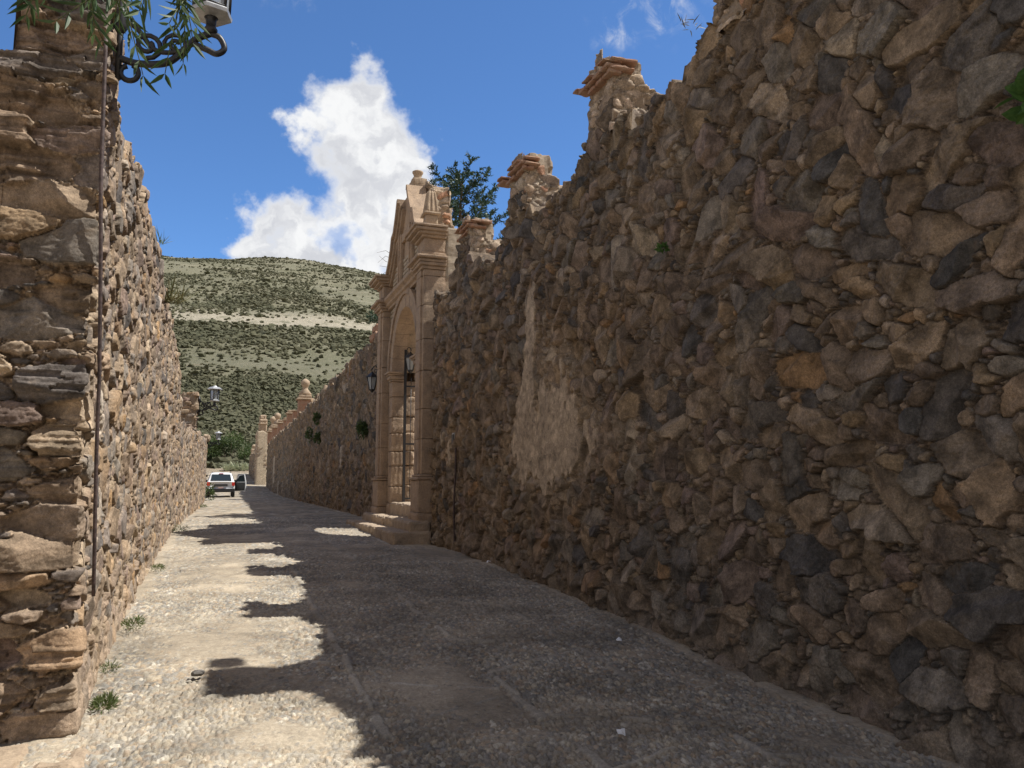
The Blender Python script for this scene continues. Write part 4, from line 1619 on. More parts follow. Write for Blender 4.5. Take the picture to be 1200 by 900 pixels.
# steps
stp = empty('stone_steps', (3.6, YC, 0.45), 'three worn stone steps rising from the cobbles into the arched gateway', 'steps')
for (x0, x1, ya, yb, za, zb, sd, nm) in ((3.20, 3.99, 16.08, 22.3, 0.2, 0.64, 1, 5), (3.56, 4.0, 16.20, 21.8, 0.3, 0.84, 2, 4), (XF + 0.0, XF + 0.95, YC - HW + 0.03, YC + HW - 0.03, 0.5, 1.12, 3, 2)):
    lst = []
    rng = random.Random(sd * 5)
    y = ya
    L = (yb - ya) / nm
    for k in range(nm):
        w = L * rng.uniform(0.9, 1.1) if k < nm - 1 else yb - y
        rough_box(lst, x0 + rng.uniform(-0.02, 0.03), x1, y + 0.004, y + w - 0.004, za, zb + rng.uniform(-0.012, 0.012), .05, .018, .03, 5, sd * 31 + k)
        y += w
    build_list('step', lst, M['step'], stp)

# open iron gate leaf folded back against the far reveal
ig = empty('iron_gate', (XF + 0.4, YC + HW - 0.16, 1.12), 'black iron gate leaf with slender bars standing open in the archway', 'gate')
mbv = MB()
yg = YC + HW - 0.20
mbv.box(XF + 0.27, XF + 0.33, yg - 0.03, yg + 0.03, 1.1, 4.95)
mbv.box(XF + 0.33, XF + 1.25, yg - 0.015, yg + 0.015, 1.2, 1.24)
mbv.box(XF + 0.33, XF + 1.25, yg - 0.015, yg + 0.015, 2.55, 2.59)
mbv.box(XF + 0.33, XF + 1.25, yg - 0.015, yg + 0.015, 4.0, 4.04)
mbv.box(XF + 1.22, XF + 1.26, yg - 0.02, yg + 0.02, 1.12, 4.2)
mbv.build('gate_frame', M['iron'], ig)
for k in range(7):
    x = XF + 0.45 + k * 0.115
    mbv = MB()
    mbv.tube([(x, yg, 1.2), (x, yg, 4.15)], 0.009, 6)
    mbv.lathe([(0.008, 0), (0.024, 0.03), (0.004, 0.12)], (x, yg, 4.14), 6)
    mbv.build('bar', M['iron'], ig)

# ------------------------------------------------------------------ finials on the wall beyond
def finial(parent, x, y, z0, sc_, kind, seed):
    lst = []
    s = sc_
    rough_box(lst, x - .36 * s, x + .36 * s, y - .36 * s, y + .36 * s, z0 - 0.3, z0 + 0.62 * s, .09, .012, .02, 4, seed)
    base = build_list('finial_pedestal', lst, M['brick'], parent)
    lst = []
    rough_box(lst, x - .46 * s, x + .46 * s, y - .46 * s, y + .46 * s, z0 + 0.62 * s, z0 + 0.72 * s, .09, .012, .03, 4, seed + 1)
    if kind > 0:
        rough_box(lst, x - .34 * s, x + .34 * s, y - .34 * s, y + .34 * s, z0 + 0.72 * s, z0 + 0.9 * s, .09, .02, .04, 4, seed + 2)
    build_list('finial_slab', lst, M['cantera_pale'], base)
    if kind > 1:
        mb = MB()
        mb.lathe([(.30 * s, 0), (.34 * s, .08 * s), (.16 * s, .3 * s), (.13 * s, .42 * s), (.17 * s, .47 * s), (.24 * s, .62 * s), (.22 * s, .76 * s), (.1 * s, .86 * s), (.02, .9 * s)], (x, y, z0 + 0.9 * s), 14)
        mb.build('finial_urn', M['cantera_pale'], base)


for (y, z0, s, k) in ((50.5, 5.85, 1.12, 2), (55.5, 5.75, 0.85, 0), (59.5, 5.75, 1.05, 1), (64, 5.75, 0.85, 1), (69, 5.7, 1.1, 1), (76, 5.7, 1.2, 2), (82.5, 5.6, 1.35, 2)):
    finial(rw2, XR + 0.42, y, z0, s, k, int(y))
lst = []
rough_box(lst, XR - 0.06, XR + 0.5, 24.0, 24.9, 5.85, 6.1, .06, .03, .05, 5, 71)
rough_box(lst, XR + 0.0, XR + 0.6, 24.1, 24.8, 6.1, 6.35, .06, .03, .06, 5, 72)
build_list('brick_coping', lst, M['brick'], rw2)

# ------------------------------------------------------------------ ruined buttress tower and last wall at the street's end
def small_rubble(name, path, zb, zt, topf, chunks, seed, parent=None, pal=PAL_CORE, thick=0, mat='rubble_far', edit=None):
    s_ = Stones(-0.1, path.len + 0.1, zb - 0.1, zt + 0.3, [(0.2, 0.25, 2), (0.12, 0.3, 2)], seed, (1, 2.2), 0.2)
    return rubble(name, path, s_, chunks, zb, zt, topf, pal, (.36, .29, .21), M[mat], seed, thick, .05, .05, .015, 1.4, parent=parent, edit=edit)


tw = empty('buttress_tower', (3.8, 88.5, 1.0), 'ruined stone buttress with a sunlit plastered side rising at the end of the right wall', 'tower')
tw['kind'] = 'thing'
lp = Path([(4.5, 91), (3.35, 91), (3.35, 87.2), (4.5, 87.2), (4.5, 91)], 0.06)


def tw_edit(S, Z, H, col):
    x, y, _, _ = lp(S[0])
    k = ((y < 87.4)[None, :] & (Z < 6.9)) * 1.0
    k = k * sstep(-0.1, 0.2, fbm(S * 0.9, Z * 0.9, 433, 3) + 0.3)
    return H * (1 - k), col * (1 - k[..., None]) + np.array([.5, .42, .31]) * k[..., None]


small_rubble('tower_shaft', lp, 0.6, 7.4, lambda s: 6.9 + 0.15 * fbm(s * 1.3, s * 0, 18, 3), [(0, lp.len, .12, .1)], 701, tw, edit=tw_edit)
lst = []
rough_box(lst, 3.4, 4.45, 87.3, 90.9, 0.6, 6.85, .3, .05, .08, 2, 77)
build_list('tower_fill', lst, M['cantera_pale'], tw)
lst = []
rough_box(lst, 3.55, 4.3, 87.7, 89.0, 6.8, 8.1, .12, .06, .08, 3, 78)
rough_box(lst, 3.5, 4.35, 87.6, 89.1, 7.55, 7.75, .12, .05, .05, 3, 79)
rough_box(lst, 3.6, 4.2, 87.8, 88.9, 8.1, 8.55, .12, .08, .1, 3, 80)
build_list('tower_top', lst, M['cantera_pale'], tw)
lp2 = Path([(3.55, 116), (3.5, 91.05)], 0.05)
ew = small_rubble('rubble_wall', lp2, 0.8, 5.6, lambda s: 5.2 + 0.1 * fbm(s * 0.8, s * 0, 19, 3), [(0, lp2.len, .25, .12)], 711, None, PAL_BROWN, 0.9)
tag(ew, 'short last stretch of shaded rubble wall beyond the buttress tower', 'wall', kind='thing')
lst = []
rough_box(lst, 3.5, 4.3, 108.5, 109.4, 5.1, 5.9, .15, .05, .06, 3, 81)
rough_box(lst, 3.6, 4.2, 108.6, 109.3, 5.9, 6.4, .15, .08, .1, 3, 82)
build_list('broken_pier', lst, M['cantera_pale'], ew)
lst = []
rough_box(lst, -0.98, -0.62, 47.5, 49.5, 3.9, 4.25, .12, .05, .06, 3, 83)
build_list('coping_stone', lst, M['cantera_pale'], lw2)
M['trim_stone'] = plain_stone('dark_loose_stone', (0.12, 0.11, 0.10), (0.17, 0.155, 0.14), 20, 0.003)
# ================================================================== LAMPS
def spiral(c, r0, r1, a0, turns, plane_x=(1, 0, 0), n=18):
    px_ = Vector(plane_x)
    return [Vector(c) + (px_ * math.cos(a0 + turns * 2 * math.pi * t / n) + Vector((0, 0, 1)) * math.sin(a0 + turns * 2 * math.pi * t / n)) * (r0 + (r1 - r0) * t / n) for t in range(n + 1)]


def bez(pts, n=14):
    out = []
    P = [Vector(p) for p in pts]
    P = [P[0] * 2 - P[1]] + P + [P[-1] * 2 - P[-2]]
    for i in range(1, len(P) - 2):
        for k in range(n):
            t = k / n
            out.append(0.5 * ((2 * P[i]) + (P[i + 1] - P[i - 1]) * t + (2 * P[i - 1] - 5 * P[i] + 4 * P[i + 1] - P[i + 2]) * t * t + (3 * P[i] - P[i - 1] - 3 * P[i + 1] + P[i + 2]) * t ** 3))
    out.append(P[-2])
    return out


def lantern_parts(root, base, s, flat_roof=False):
    """six-sided lantern standing on base"""
    x, y, z = base
    mb = MB()
    mb.lathe([(.045 * s, 0), (.05 * s, .03 * s), (.035 * s, .05 * s), (.038 * s, .11 * s), (.05 * s, .12 * s)], (x, y, z), 12)
    mb.build('neck', M['iron'], root)
    mb = MB()
    mb.lathe([(.06 * s, .12 * s), (.15 * s, .135 * s), (.155 * s, .16 * s), (.14 * s, .175 * s)], (x, y, z), 6, 0.3, False)
    mb.build('lantern_base', M['grey_metal'], root)
    mb = MB()
    for k in range(6):
        a = k * math.pi / 3 + 0.3
        mb.tube([(x + .13 * s * math.cos(a), y + .13 * s * math.sin(a), z + .17 * s), (x + .14 * s * math.cos(a), y + .14 * s * math.sin(a), z + .50 * s)], .011 * s, 6)
    for (r, zz) in ((.132, .185), (.142, .49)):
        mb.tube([(x + r * s * math.cos(k * math.pi / 3 + 0.3), y + r * s * math.sin(k * math.pi / 3 + 0.3), z + zz * s) for k in range(7)], .009 * s, 6)
    mb.build('lantern_frame', M['iron'], root)
    mb = MB()
    mb.lathe([(.122 * s, .18 * s), (.132 * s, .49 * s)], (x, y, z), 6, 0.3, False)
    mb.build('glass', M['glass'], root)
    mb = MB()
    mb.lathe([(.14 * s, .49 * s), (.235 * s, .50 * s), (.24 * s, .52 * s), (.16 * s, .575 * s), (.07 * s, .60 * s), (.05 * s, .625 * s), (.004 * s, .635 * s)], (x, y, z), 6, 0.3, False)
    mb.build('lantern_roof', M['grey_metal'], root)


def wall_lamp(name, label, wall, end, s, d=(1, 0, 0), lantern=True):
    """scrolled bracket from wall point to the point under the lantern"""
    root = empty(name, wall, label, 'lamp', 'street lamps on wall brackets')
    W, E_ = Vector(wall), Vector(end)
    D = Vector(d)
    L = (E_ - W).dot(D)
    mb = MB()
    mb.tube(bez([W, W + D * L * .22 + Vector((0, 0, -.02 * s)), W + D * L * .55 + Vector((0, 0, .03 * s)), W + D * L * .82 + Vector((0, 0, (E_.z - W.z) * .75)), E_]), .025 * s, 8)
    # hook scroll beyond the lantern
    mb.tube(bez([E_ + D * -.02 * s, E_ + D * .06 * s + Vector((0, 0, -.02 * s)), E_ + D * .10 * s + Vector((0, 0, -.10 * s)), E_ + D * .05 * s + Vector((0, 0, -.15 * s)), E_ + D * -.02 * s + Vector((0, 0, -.13 * s)), E_ + D * -.12 * s + Vector((0, 0, -.10 * s))]), .023 * s, 7)
    mb.build('bracket_arm', M['iron'], root)
    mb = MB()
    c1 = W + D * L * .30 + Vector((0, 0, .13 * s))
    mb.tube(spiral(c1, .10 * s, .03 * s, -1.6, 1.4, d), .018 * s, 6)
    c2 = W + D * L * .62 + Vector((0, 0, .17 * s))
    mb.tube(spiral(c2, .085 * s, .02 * s, 3.6, -1.5, d), .016 * s, 6)
    mb.tube(bez([W + Vector((0, 0, .30 * s)), W + D * L * .18 + Vector((0, 0, .24 * s)), W + D * L * .4 + Vector((0, 0, .10 * s)), W + D * L * .7 + Vector((0, 0, .12 * s))]), .018 * s, 6)
    mb.tube(spiral(W + D * .07 * s + Vector((0, 0, -.10 * s)), .065 * s, .05 * s, 1.2, -0.9, d), .02 * s, 6)
    mb.build('scroll', M['iron'], root)
    mb = MB()
    mb.tube([W + D * 0.0 + Vector((0, 0, -.16 * s)), W + Vector((0, 0, .42 * s))], .022 * s, 8)
    mb.lathe([(.02 * s, 0), (.05 * s, .05 * s), (.035 * s, .12 * s), (.05 * s, .16 * s), (.02 * s, .2 * s)], (W.x, W.y, W.z + .18 * s), 10)
    mb.build('wall_plate', M['iron'], root)
    if lantern:
        lantern_parts(root, end, s)
    return root


wall_lamp('street_lamp', 'black scrolled wall lamp on the near left pier, half hidden by hanging leaves', (-0.80, 6.12, 4.60), (-0.20, 6.12, 4.90), 1.0)
wall_lamp('street_lamp', 'wall lamp with grey roof on the square stub pier of the far left wall', (-0.80, 30.25, 4.12), (-0.30, 30.25, 4.28), 1.1)
wall_lamp('street_lamp', 'farthest and smallest wall lamp, at the end of the far left wall', (-0.74, 49.2, 3.7), (-0.2, 49.2, 3.9), 0.95)


def hanging_lantern(label, wall, tip, s, d):
    root = empty('hanging_lantern', wall, label, 'lantern', 'iron lanterns hung on brackets')
    W, T = Vector(wall), Vector(tip)
    D = Vector(d)
    mb = MB()
    mb.tube(bez([W, W + (T - W) * .5 + Vector((0, 0, .10 * s)), T + Vector((0, 0, .02)), T + D * .05 * s + Vector((0, 0, -.05 * s))]), .014 * s, 6)
    mb.tube(spiral(W + (T - W) * .35 + Vector((0, 0, -.05 * s)), .08 * s, .02 * s, 2, 1.4, d), .01 * s, 6)
    mb.tube([T, T + Vector((0, 0, -.10 * s))], .007 * s, 5)
    mb.build('bracket', M['iron'], root)
    x, y, z = T + Vector((0, 0, -.62 * s))
    mb = MB()
    mb.lathe([(.2 * s, .36 * s), (.13 * s, .44 * s), (.05 * s, .5 * s), (.02 * s, .54 * s)], (x, y, z), 6, 0.2, False)
    mb.build('lantern_roof', M['iron'], root)
    mb = MB()
    for k in range(6):
        a = k * math.pi / 3 + 0.2
        mb.tube([(x + .09 * s * math.cos(a), y + .09 * s * math.sin(a), z), (x + .16 * s * math.cos(a), y + .16 * s * math.sin(a), z + .36 * s)], .011 * s, 5)
    mb.lathe([(.09 * s, 0), (.1 * s, -.02 * s), (.04 * s, -.07 * s), (.012 * s, -.1 * s)], (x, y, z), 6, 0.2, False)
    mb.build('lantern_frame', M['iron'], root)
    mb = MB()
    mb.lathe([(.083 * s, .005), (.15 * s, .355 * s)], (x, y, z), 6, 0.2, False)
    mb.build('glass', M['glass'], root)


hanging_lantern('dark lantern hung on the shaded wall just past the gateway', (4.16, 23.3, 4.85), (3.99, 23.3, 4.85), 0.95, (-1, 0, 0))
hanging_lantern('lantern hung inside the arch at the top of the iron gate post', (XF + 0.30, yg - 0.03, 4.88), (XF + 0.36, yg - 0.3, 4.92), 0.85, (0.2, -0.98, 0))

# ------------------------------------------------------------------ conduit, box, slab, litter
mb = MB()
cz_ = np.array([0.85, 1.2, 2.3, 2.7, 3.6, 4.62])
cy2 = np.interp(np.linspace(.85, 4.62, 40), cz_, [6.22, 6.16, 6.04, 5.98, 5.90, 5.88])
cx2 = np.interp(np.linspace(.85, 4.62, 40), cz_, [-.775, -.775, -.785, -.80, -.84, -.85])
mb.tube([(x + 0.006 * math.sin(z * 2.3), y + 0.008 * math.sin(z * 3.1), z) for x, y, z in zip(cx2, cy2, np.linspace(0.85, 4.62, 40))], 0.013, 8)
o = mb.build('conduit_pipe', M['conduit'])
tag(o, 'dark rusty conduit running down the corner of the left pier from the lamp', 'pipe')
jb = empty('junction_box', (4.05, 15.0, 2.45), 'small grey electrical box in a recess of the wall beside the gateway', 'electrical box')
mb = MB()
mb.box(4.11, 4.22, 14.88, 15.04, 2.30, 2.54)
mb.build('box_body', M['grey_metal'], jb)
mb = MB()
mb.box(4.095, 4.107, 14.9, 15.02, 2.33, 2.51)
mb.build('lid', M['iron'], jb)
mb = MB()
mb.tube([(4.10 + .01 * math.sin(z * 4), 14.77 + .02 * math.sin(z * 2), z) for z in np.linspace(0.35, 2.25, 14)], .018, 7)
mb.build('conduit', M['conduit'], jb)
lst = []
rough_box(lst, -1.5, -1.0, 5.25, 5.92, -0.25, 0.03, .04, .02, .04, 5, 801)
o = build_list('stone_slab', lst, M['cantera_pale'])
tag(o, 'pale flat stone slab at the foot of the left pier', 'slab')
lst = []
rough_box(lst, -0.98, -0.66, 5.3, 5.8, -0.22, 0.03, .04, .03, .06, 5, 802)
o = build_list('kerb_stone', lst, M['cantera_pale'])
tag(o, 'squarish pale stone set in the cobbles at the left pier corner', 'stone')


def scrap(p, sz, label, grp='scraps of white litter on the street'):
    mb = MB()
    r = random.Random(int(p[0] * 100))
    n = 7
    top = [(p[0] + sz * r.uniform(.6, 1) * math.cos(k * 2 * math.pi / n), p[1] + sz * 1.4 * r.uniform(.5, 1) * math.sin(k * 2 * math.pi / n), p[2] + r.uniform(.012, .05)) for k in range(n)]
    c = (p[0], p[1], p[2] + .045)
    vs = top + [c] + [(a, b, z - .006) for a, b, z in top] + [(c[0], c[1], c[2] - .006)]
    fs = [(k, (k + 1) % n, n) for k in range(n)] + [(n + 1 + (k + 1) % n, n + 1 + k, 2 * n + 1) for k in range(n)] + [(k, n + 1 + k, n + 1 + (k + 1) % n, (k + 1) % n) for k in range(n)]
    mb.add(vs, fs)
    o = mb.build('paper_scrap', M['paper'])
    tag(o, label, 'litter', grp)


scrap((3.58, 7.12, 0.125), .03, 'bluish white paper scrap farther up the shaded cobbles by a guide stone')
scrap((2.42, 4.80, 0.03), .034, 'white crumpled paper scrap nearest the camera on shaded cobbles')
scrap((3.98, 12.35, 0.36), .035, 'tiny white scrap lying against the foot of the shaded wall')
lst = []
rough_box(lst, -0.16, -0.05, 7.04, 7.11, 0.10, 0.15, .015, .01, .02, 14, 811)
o = build_list('loose_stone', lst, M['trim_stone'])
tag(o, 'dark flat loose stone lying on the sunlit cobbles', 'stone')


# ------------------------------------------------------------------ foliage
def leaf_mesh(name, P, D, Nn, L, Wd, mat, parent=None, fold=0.0, curl=0.0):
    """many leaves: base points P, directions D, side hints Nn, lengths L, widths Wd; each a 6-point blade"""
    D = D / np.linalg.norm(D, axis=1)[:, None]
    S = np.cross(D, Nn)
    S = S / (np.linalg.norm(S, axis=1)[:, None] + 1e-9)
    U = np.cross(S, D)
    L = L[:, None]
    Wd = Wd[:, None]
    a = P
    b = P + D * L * 0.3 + S * Wd + U * fold * Wd - U * curl * L * 0.05
    c = P + D * L * 0.3 - S * Wd + U * fold * Wd - U * curl * L * 0.05
    b2 = P + D * L * 0.65 + S * Wd * 0.75 + U * fold * Wd - U * curl * L * 0.25
    c2 = P + D * L * 0.65 - S * Wd * 0.75 + U * fold * Wd - U * curl * L * 0.25
    t = P + D * L - U * curl * L * 0.5
    n = len(P)
    V = np.stack([a, b, b2, t, c2, c], 1).reshape(-1, 3)
    i = np.arange(n)[:, None] * 6
    Q = np.vstack([i + np.array([[0, 1, 2, 3]]), i + np.array([[0, 3, 4, 5]])])
    return np_mesh(name, V, Q, mat, None, False, parent)


def rand_dirs(rng, n, up=0.3):
    d = rng.normal(0, 1, (n, 3))
    d[:, 2] = d[:, 2] * 0.6 + up
    return d / np.linalg.norm(d, axis=1)[:, None]


def clump(name, c, rad, n, L, Wd, mat, label, cat, group=None, seed=1, up=0.35, squash=(1, 1, 1), stems=True):
    rng = np.random.default_rng(seed)
    root = empty(name, c, label, cat, group)
    d = rand_dirs(rng, n, 0.2)
    P = np.array(c) + d * np.array(squash) * rad * rng.uniform(0.15, 1, (n, 1)) ** 0.6
    D = d + rng.normal(0, 0.5, (n, 3)) + np.array([0, 0, up])
    leaf_mesh('foliage', P, D, rng.normal(0, 1, (n, 3)), L * rng.uniform(.6, 1.3, n), Wd * rng.uniform(.7, 1.2, n), mat, root, 0.3, 0.4)
    if stems:
        mb = MB()
        for k in range(7):
            e = np.array(c) + rand_dirs(rng, 1, 0.3)[0] * np.array(squash) * rad * 0.7
            mb.tube([tuple(np.array(c) - np.array([0, 0, rad * 0.2])), tuple((np.array(c) + e) / 2 + rng.normal(0, rad * .06, 3)), tuple(e)], rad * 0.018, 5, rad * 0.006)
        mb.build('stem', M['bark'], root)
    return root


def tuft(name, c, n, L, mat, label, cat, group=None, seed=1, spread=0.5, rad=0.05):
    rng = np.random.default_rng(seed)
    P = np.array(c) + np.stack([rng.normal(0, rad, n), rng.normal(0, rad, n), np.zeros(n)], 1)
    D = np.stack([rng.normal(0, spread, n), rng.normal(0, spread, n), np.ones(n)], 1)
    o = leaf_mesh(name, P, D, rng.normal(0, 1, (n, 3)), L * rng.uniform(.5, 1.2, n), np.full(n, L * 0.022), mat, None, 0.0, rng.uniform(0.2, 1.2))
    return tag(o, label, cat, group)


G_ = 'weeds along the foot of the left wall'
for i, (p, r, n, lab) in enumerate((((-0.70, 6.55, 0.07), .17, 240, 'low green weed nearest the camera at the foot of the left wall'),
                                    ((-0.74, 8.95, 0.24), .16, 190, 'upright weed clump second from the camera along the left wall foot'),
                                    ((-0.78, 7.5, 0.12), .09, 90, 'small sparse weed between the two larger clumps by the left wall'),
                                    ((-0.80, 13.1, 0.38), .16, 140, 'weed midway along the sunlit left wall foot'),
                                    ((-0.84, 20.4, 0.53), .34, 200, 'broad weed patch just before the tall shadow on the left wall foot'),
                                    ((-0.62, 36.5, 0.63), .35, 180, 'weeds at the foot of the far left wall'))):
    clump('weed', p, r * (.55 + .5 * ((i * 7) % 5) / 5), int(n * 1.5), .03 + r * .08, .003 + r * .004, M['leaf_weed'], lab, 'weed', G_, 900 + i, 0.5, (.8, 1.9, .45), False)
clump('weed', (-0.62, 50.6, 1.0), .55, 260, .16, .03, M['leaf_bush'], 'bushy weed at the far end corner of the left walls', 'weed', None, 911, 0.5, (.6, .6, 1.2))
G2 = 'grass tufts on the left wall'
tuft('grass_tuft', (-0.93, 12.4, 4.98), 16, .26, M['leaf_weed'], 'thin dark grass tuft on top of the left wall', 'grass', G2, 921, .6, .03)
tuft('grass_tuft', (-0.90, 14.2, 4.5), 90, .42, M['leaf_dry'], 'yellowish grass tuft hanging near the top of the left wall', 'grass', G2, 922, .9, .07)
tuft('grass_tuft', (4.10, 6.42, 5.98), 16, .12, M['leaf_dry'], 'dry wiry tuft under the first broken pier on the right wall', 'grass', None, 923, 1.2, .05)
GV = 'small green plants rooted in the shaded wall beyond the gateway'
for i, (p, r, lab) in enumerate((((4.1, 38.6, 4.55), .42, 'upper right plant of the three green tufts on the long shaded wall'),
                                 ((4.1, 41.6, 3.95), .5, 'leftmost hanging plant of the three green tufts on the long shaded wall'),
                                 ((4.1, 38.1, 3.6), .38, 'lowest plant of the three green tufts on the long shaded wall'),
                                 ((4.08, 25.4, 3.25), .36, 'green plant on the shaded wall beside the far pilaster of the gateway'))):
    clump('wall_plant', p, r * .72, 200, .12, .035, M['leaf_bush'], lab, 'plant', GV, 930 + i, -0.1, (.5, .8, 1.1))
clump('wall_plant', (4.14, 7.1, 3.96), .065, 70, .05, .013, M['leaf_broad'], 'small green plant growing high in the middle of the near shaded wall', 'plant', None, 941, .2, (.6, 1, .8))
clump('wall_plant', (4.05, 2.98, 3.66), .13, 60, .11, .045, M['leaf_broad'], 'broad leaved bright green plant on the near wall at the right edge', 'plant', None, 942, .1, (.8, .75, 1.0))
clump('wall_shrub', (4.7, 25.2, 6.75), .5, 420, .12, .022, M['leaf_conifer'], 'dark green shrub on the wall top just past the gateway', 'shrub', None, 943, .3, (1.1, 1.1, .6))
mb = MB()
rt_ = np.random.default_rng(5)
for k in range(5):
    a = Vector((XF + 0.1, YC + 2.2, 7.2 + k * .12))
    mb.tube([a, a + Vector((-.12, .25, .05 + .03 * k)), a + Vector((-.2 - .03 * k, .5, .16 * (k % 3)))], .008, 5, .003)
o = mb.build('dry_twig', M['bark'])
tag(o, 'thin bare twig growing from the far shoulder of the gateway gable', 'twig')


# conifer behind the wall
def conifer():
    rng = np.random.default_rng(33)
    B = Vector((7.45, 26.0, 0.2))
    root = empty('conifer_tree', B, 'dark green feathery conifer showing above the wall beside the gateway', 'tree')
    mb = MB()
    trunk = [(B.x + .12 * math.sin(z * .5), B.y + .1 * math.cos(z * .6), z) for z in np.linspace(0.2, 12.1, 16)]
    mb.tube(trunk, .26, 10, .02)
    Ps, Ds = [], []
    nb = 58
    for i in range(nb):
        t = i / nb
        z0 = 4.0 + 7.9 * t ** 0.8
        Lb = (2.6 * (1 - t) ** 0.75 + 0.55) * rng.uniform(.75, 1.15)
        az = i * 2.4 + rng.uniform(-.4, .4)
        rise = 0.35 + 0.55 * t
        hd = np.array([math.cos(az), math.sin(az), 0])
        pts = []
        for k in range(8):
            u = k / 7
            pts.append(np.array([B.x, B.y, z0]) + hd * Lb * u + np.array([0, 0, Lb * rise * u * (0.45 + .55 * u)]))
        if i % 1 == 0:
            mb.tube([tuple(p) for p in pts], .035 * (1 - t) + .012, 5, .004)
        nt_ = int(11 + 20 * min(1, Lb / 2.2))
        for k in range(nt_):
            u = 0.18 + 0.82 * (k + .5) / nt_
            j = min(int(u * 7), 6)
            p = pts[j] + (pts[j + 1] - pts[j]) * (u * 7 - j)
            tdir = hd * .55 + np.array([0, 0, .35 + .2 * t]) + rng.normal(0, .5, 3) + np.cross(hd, [0, 0, 1]) * (1 if k % 2 else -1) * .7
            tdir /= np.linalg.norm(tdir)
            lt = rng.uniform(.22, .5) * (1.15 - .6 * u)
            m = 22
            for q in range(m):
                w = (q + .5) / m
                b = p + tdir * lt * w + np.array([0, 0, -.10 * w * w * lt])
                Ps.append(b + rng.normal(0, .012, 3))
                Ds.append(tdir * .75 + rng.normal(0, .55, 3))
    mb.build('trunk', M['bark'], root)
    n = len(Ps)
    leaf_mesh('crown', np.array(Ps), np.array(Ds), rng.normal(0, 1, (n, 3)), rng.uniform(.08, .15, n), rng.uniform(.012, .022, n), M['leaf_conifer'], root)


conifer()


# pepper tree: trunk out of frame on the left, sprays hanging into the top left corner
def pepper():
    rng = np.random.default_rng(44)
    B = Vector((-2.6, 2.4, -0.1))
    root = empty('pepper_tree', B, 'pepper tree overhanging the top left corner with hanging sprays of narrow leaves', 'tree')
    mb = MB()
    mb.tube(bez([B, B + Vector((.05, .05, 1.2)), B + Vector((.25, .0, 2.4)), B + Vector((.7, .05, 3.3)), B + Vector((1.4, .1, 3.75)), B + Vector((2.3, .05, 3.78)), B + Vector((2.9, 0, 3.6))]), .15, 10, .012)
    mb.tube(bez([B + Vector((.2, 0, 2.2)), B + Vector((-.2, .3, 3.2)), B + Vector((-.5, .6, 4.2))]), .08, 8, .02)
    mb.tube(bez([B + Vector((.7, .05, 3.3)), B + Vector((1.2, .35, 3.7)), B + Vector((1.75, .45, 3.75))]), .03, 7, .01)
    mb.build('trunk', M['bark'], root)
    P, D, N_, L_, W_ = [], [], [], [], []
    tw = MB()

    def spray(p0, dirv, length, leaf, pairs):
        p = np.array(p0, float)
        d = np.array(dirv, float)
        d /= np.linalg.norm(d)
        pts = [p.copy()]
        side = np.cross(d, rng.normal(0, 1, 3))
        side /= np.linalg.norm(side)
        for k in range(pairs):
            d = d + np.array([0, 0, -.10]) + rng.normal(0, .06, 3)
            d /= np.linalg.norm(d)
            p = p + d * length / pairs
            pts.append(p.copy())
            s2 = side - d * np.dot(side, d)
            s2 /= np.linalg.norm(s2)
            for sg in (1, -1):
                P.append(p.copy())
                D.append(d * .75 + s2 * sg * .75 + np.array([0, 0, -.25]) + rng.normal(0, .12, 3))
                N_.append(np.cross(d, s2) + rng.normal(0, .3, 3))
                L_.append(leaf * rng.uniform(.75, 1.15) * (1 - .35 * k / pairs))
                W_.append(leaf * rng.uniform(.055, .082))
        tw.tube([tuple(a) for a in pts], .0022, 4, .0012)

    # hanging strands, placed where the tree's outer branches droop
    strands = [(-0.42, 2.3, 3.25, .42), (-0.34, 2.35, 3.25, .30), (-0.24, 2.22, 3.2, .46), (-0.16, 2.26, 3.2, .46), (-0.50, 2.4, 3.2, .26),
               (-0.30, 2.28, 3.1, .34), (-0.80, 2.25, 3.3, .74), (-0.86, 2.3, 3.3, .6), (-0.38, 2.2, 3.2, .36), (-0.15, 2.22, 3.12, .30)]
    for (x, y, z, ln) in strands:
        z -= 0.17 if x > -0.7 else 0.24
        zt = 3.62
        tw.tube([(x - .1, y, zt), (x - .03, y, (zt + z) / 2), (x, y, z - ln * .4)], .004, 4, .0015)
        for k in range(int(ln / .12)):
            zz = z - ln * .45 * k / (ln / .12)
            az = rng.uniform(0, 6.28)
            spray((x + rng.normal(0, .01), y + rng.normal(0, .01), zz), (math.cos(az) * .8, math.sin(az) * .8, -.75), rng.uniform(.15, .22), rng.uniform(.065, .085), 5)
    # fuller crown above the frame
    for k in range(90):
        a = rng.uniform(0, 6.28)
        r = rng.uniform(.1, 1.1)
        spray((-2.6 + .2 + r * math.cos(a) * 1.0, 2.5 + r * math.sin(a), rng.uniform(3.5, 4.3)), (math.cos(a), math.sin(a), -.4), .22, .06, 7)
    n = len(P)
    leaf_mesh('crown', np.array(P), np.array(D), np.array(N_), np.array(L_), np.array(W_), M['leaf_pepper'], root, 0.35, 0.5)
    o = tw.build('twigs', M['leaf_weed'], root)
    o['kind'] = 'stuff'


pepper()


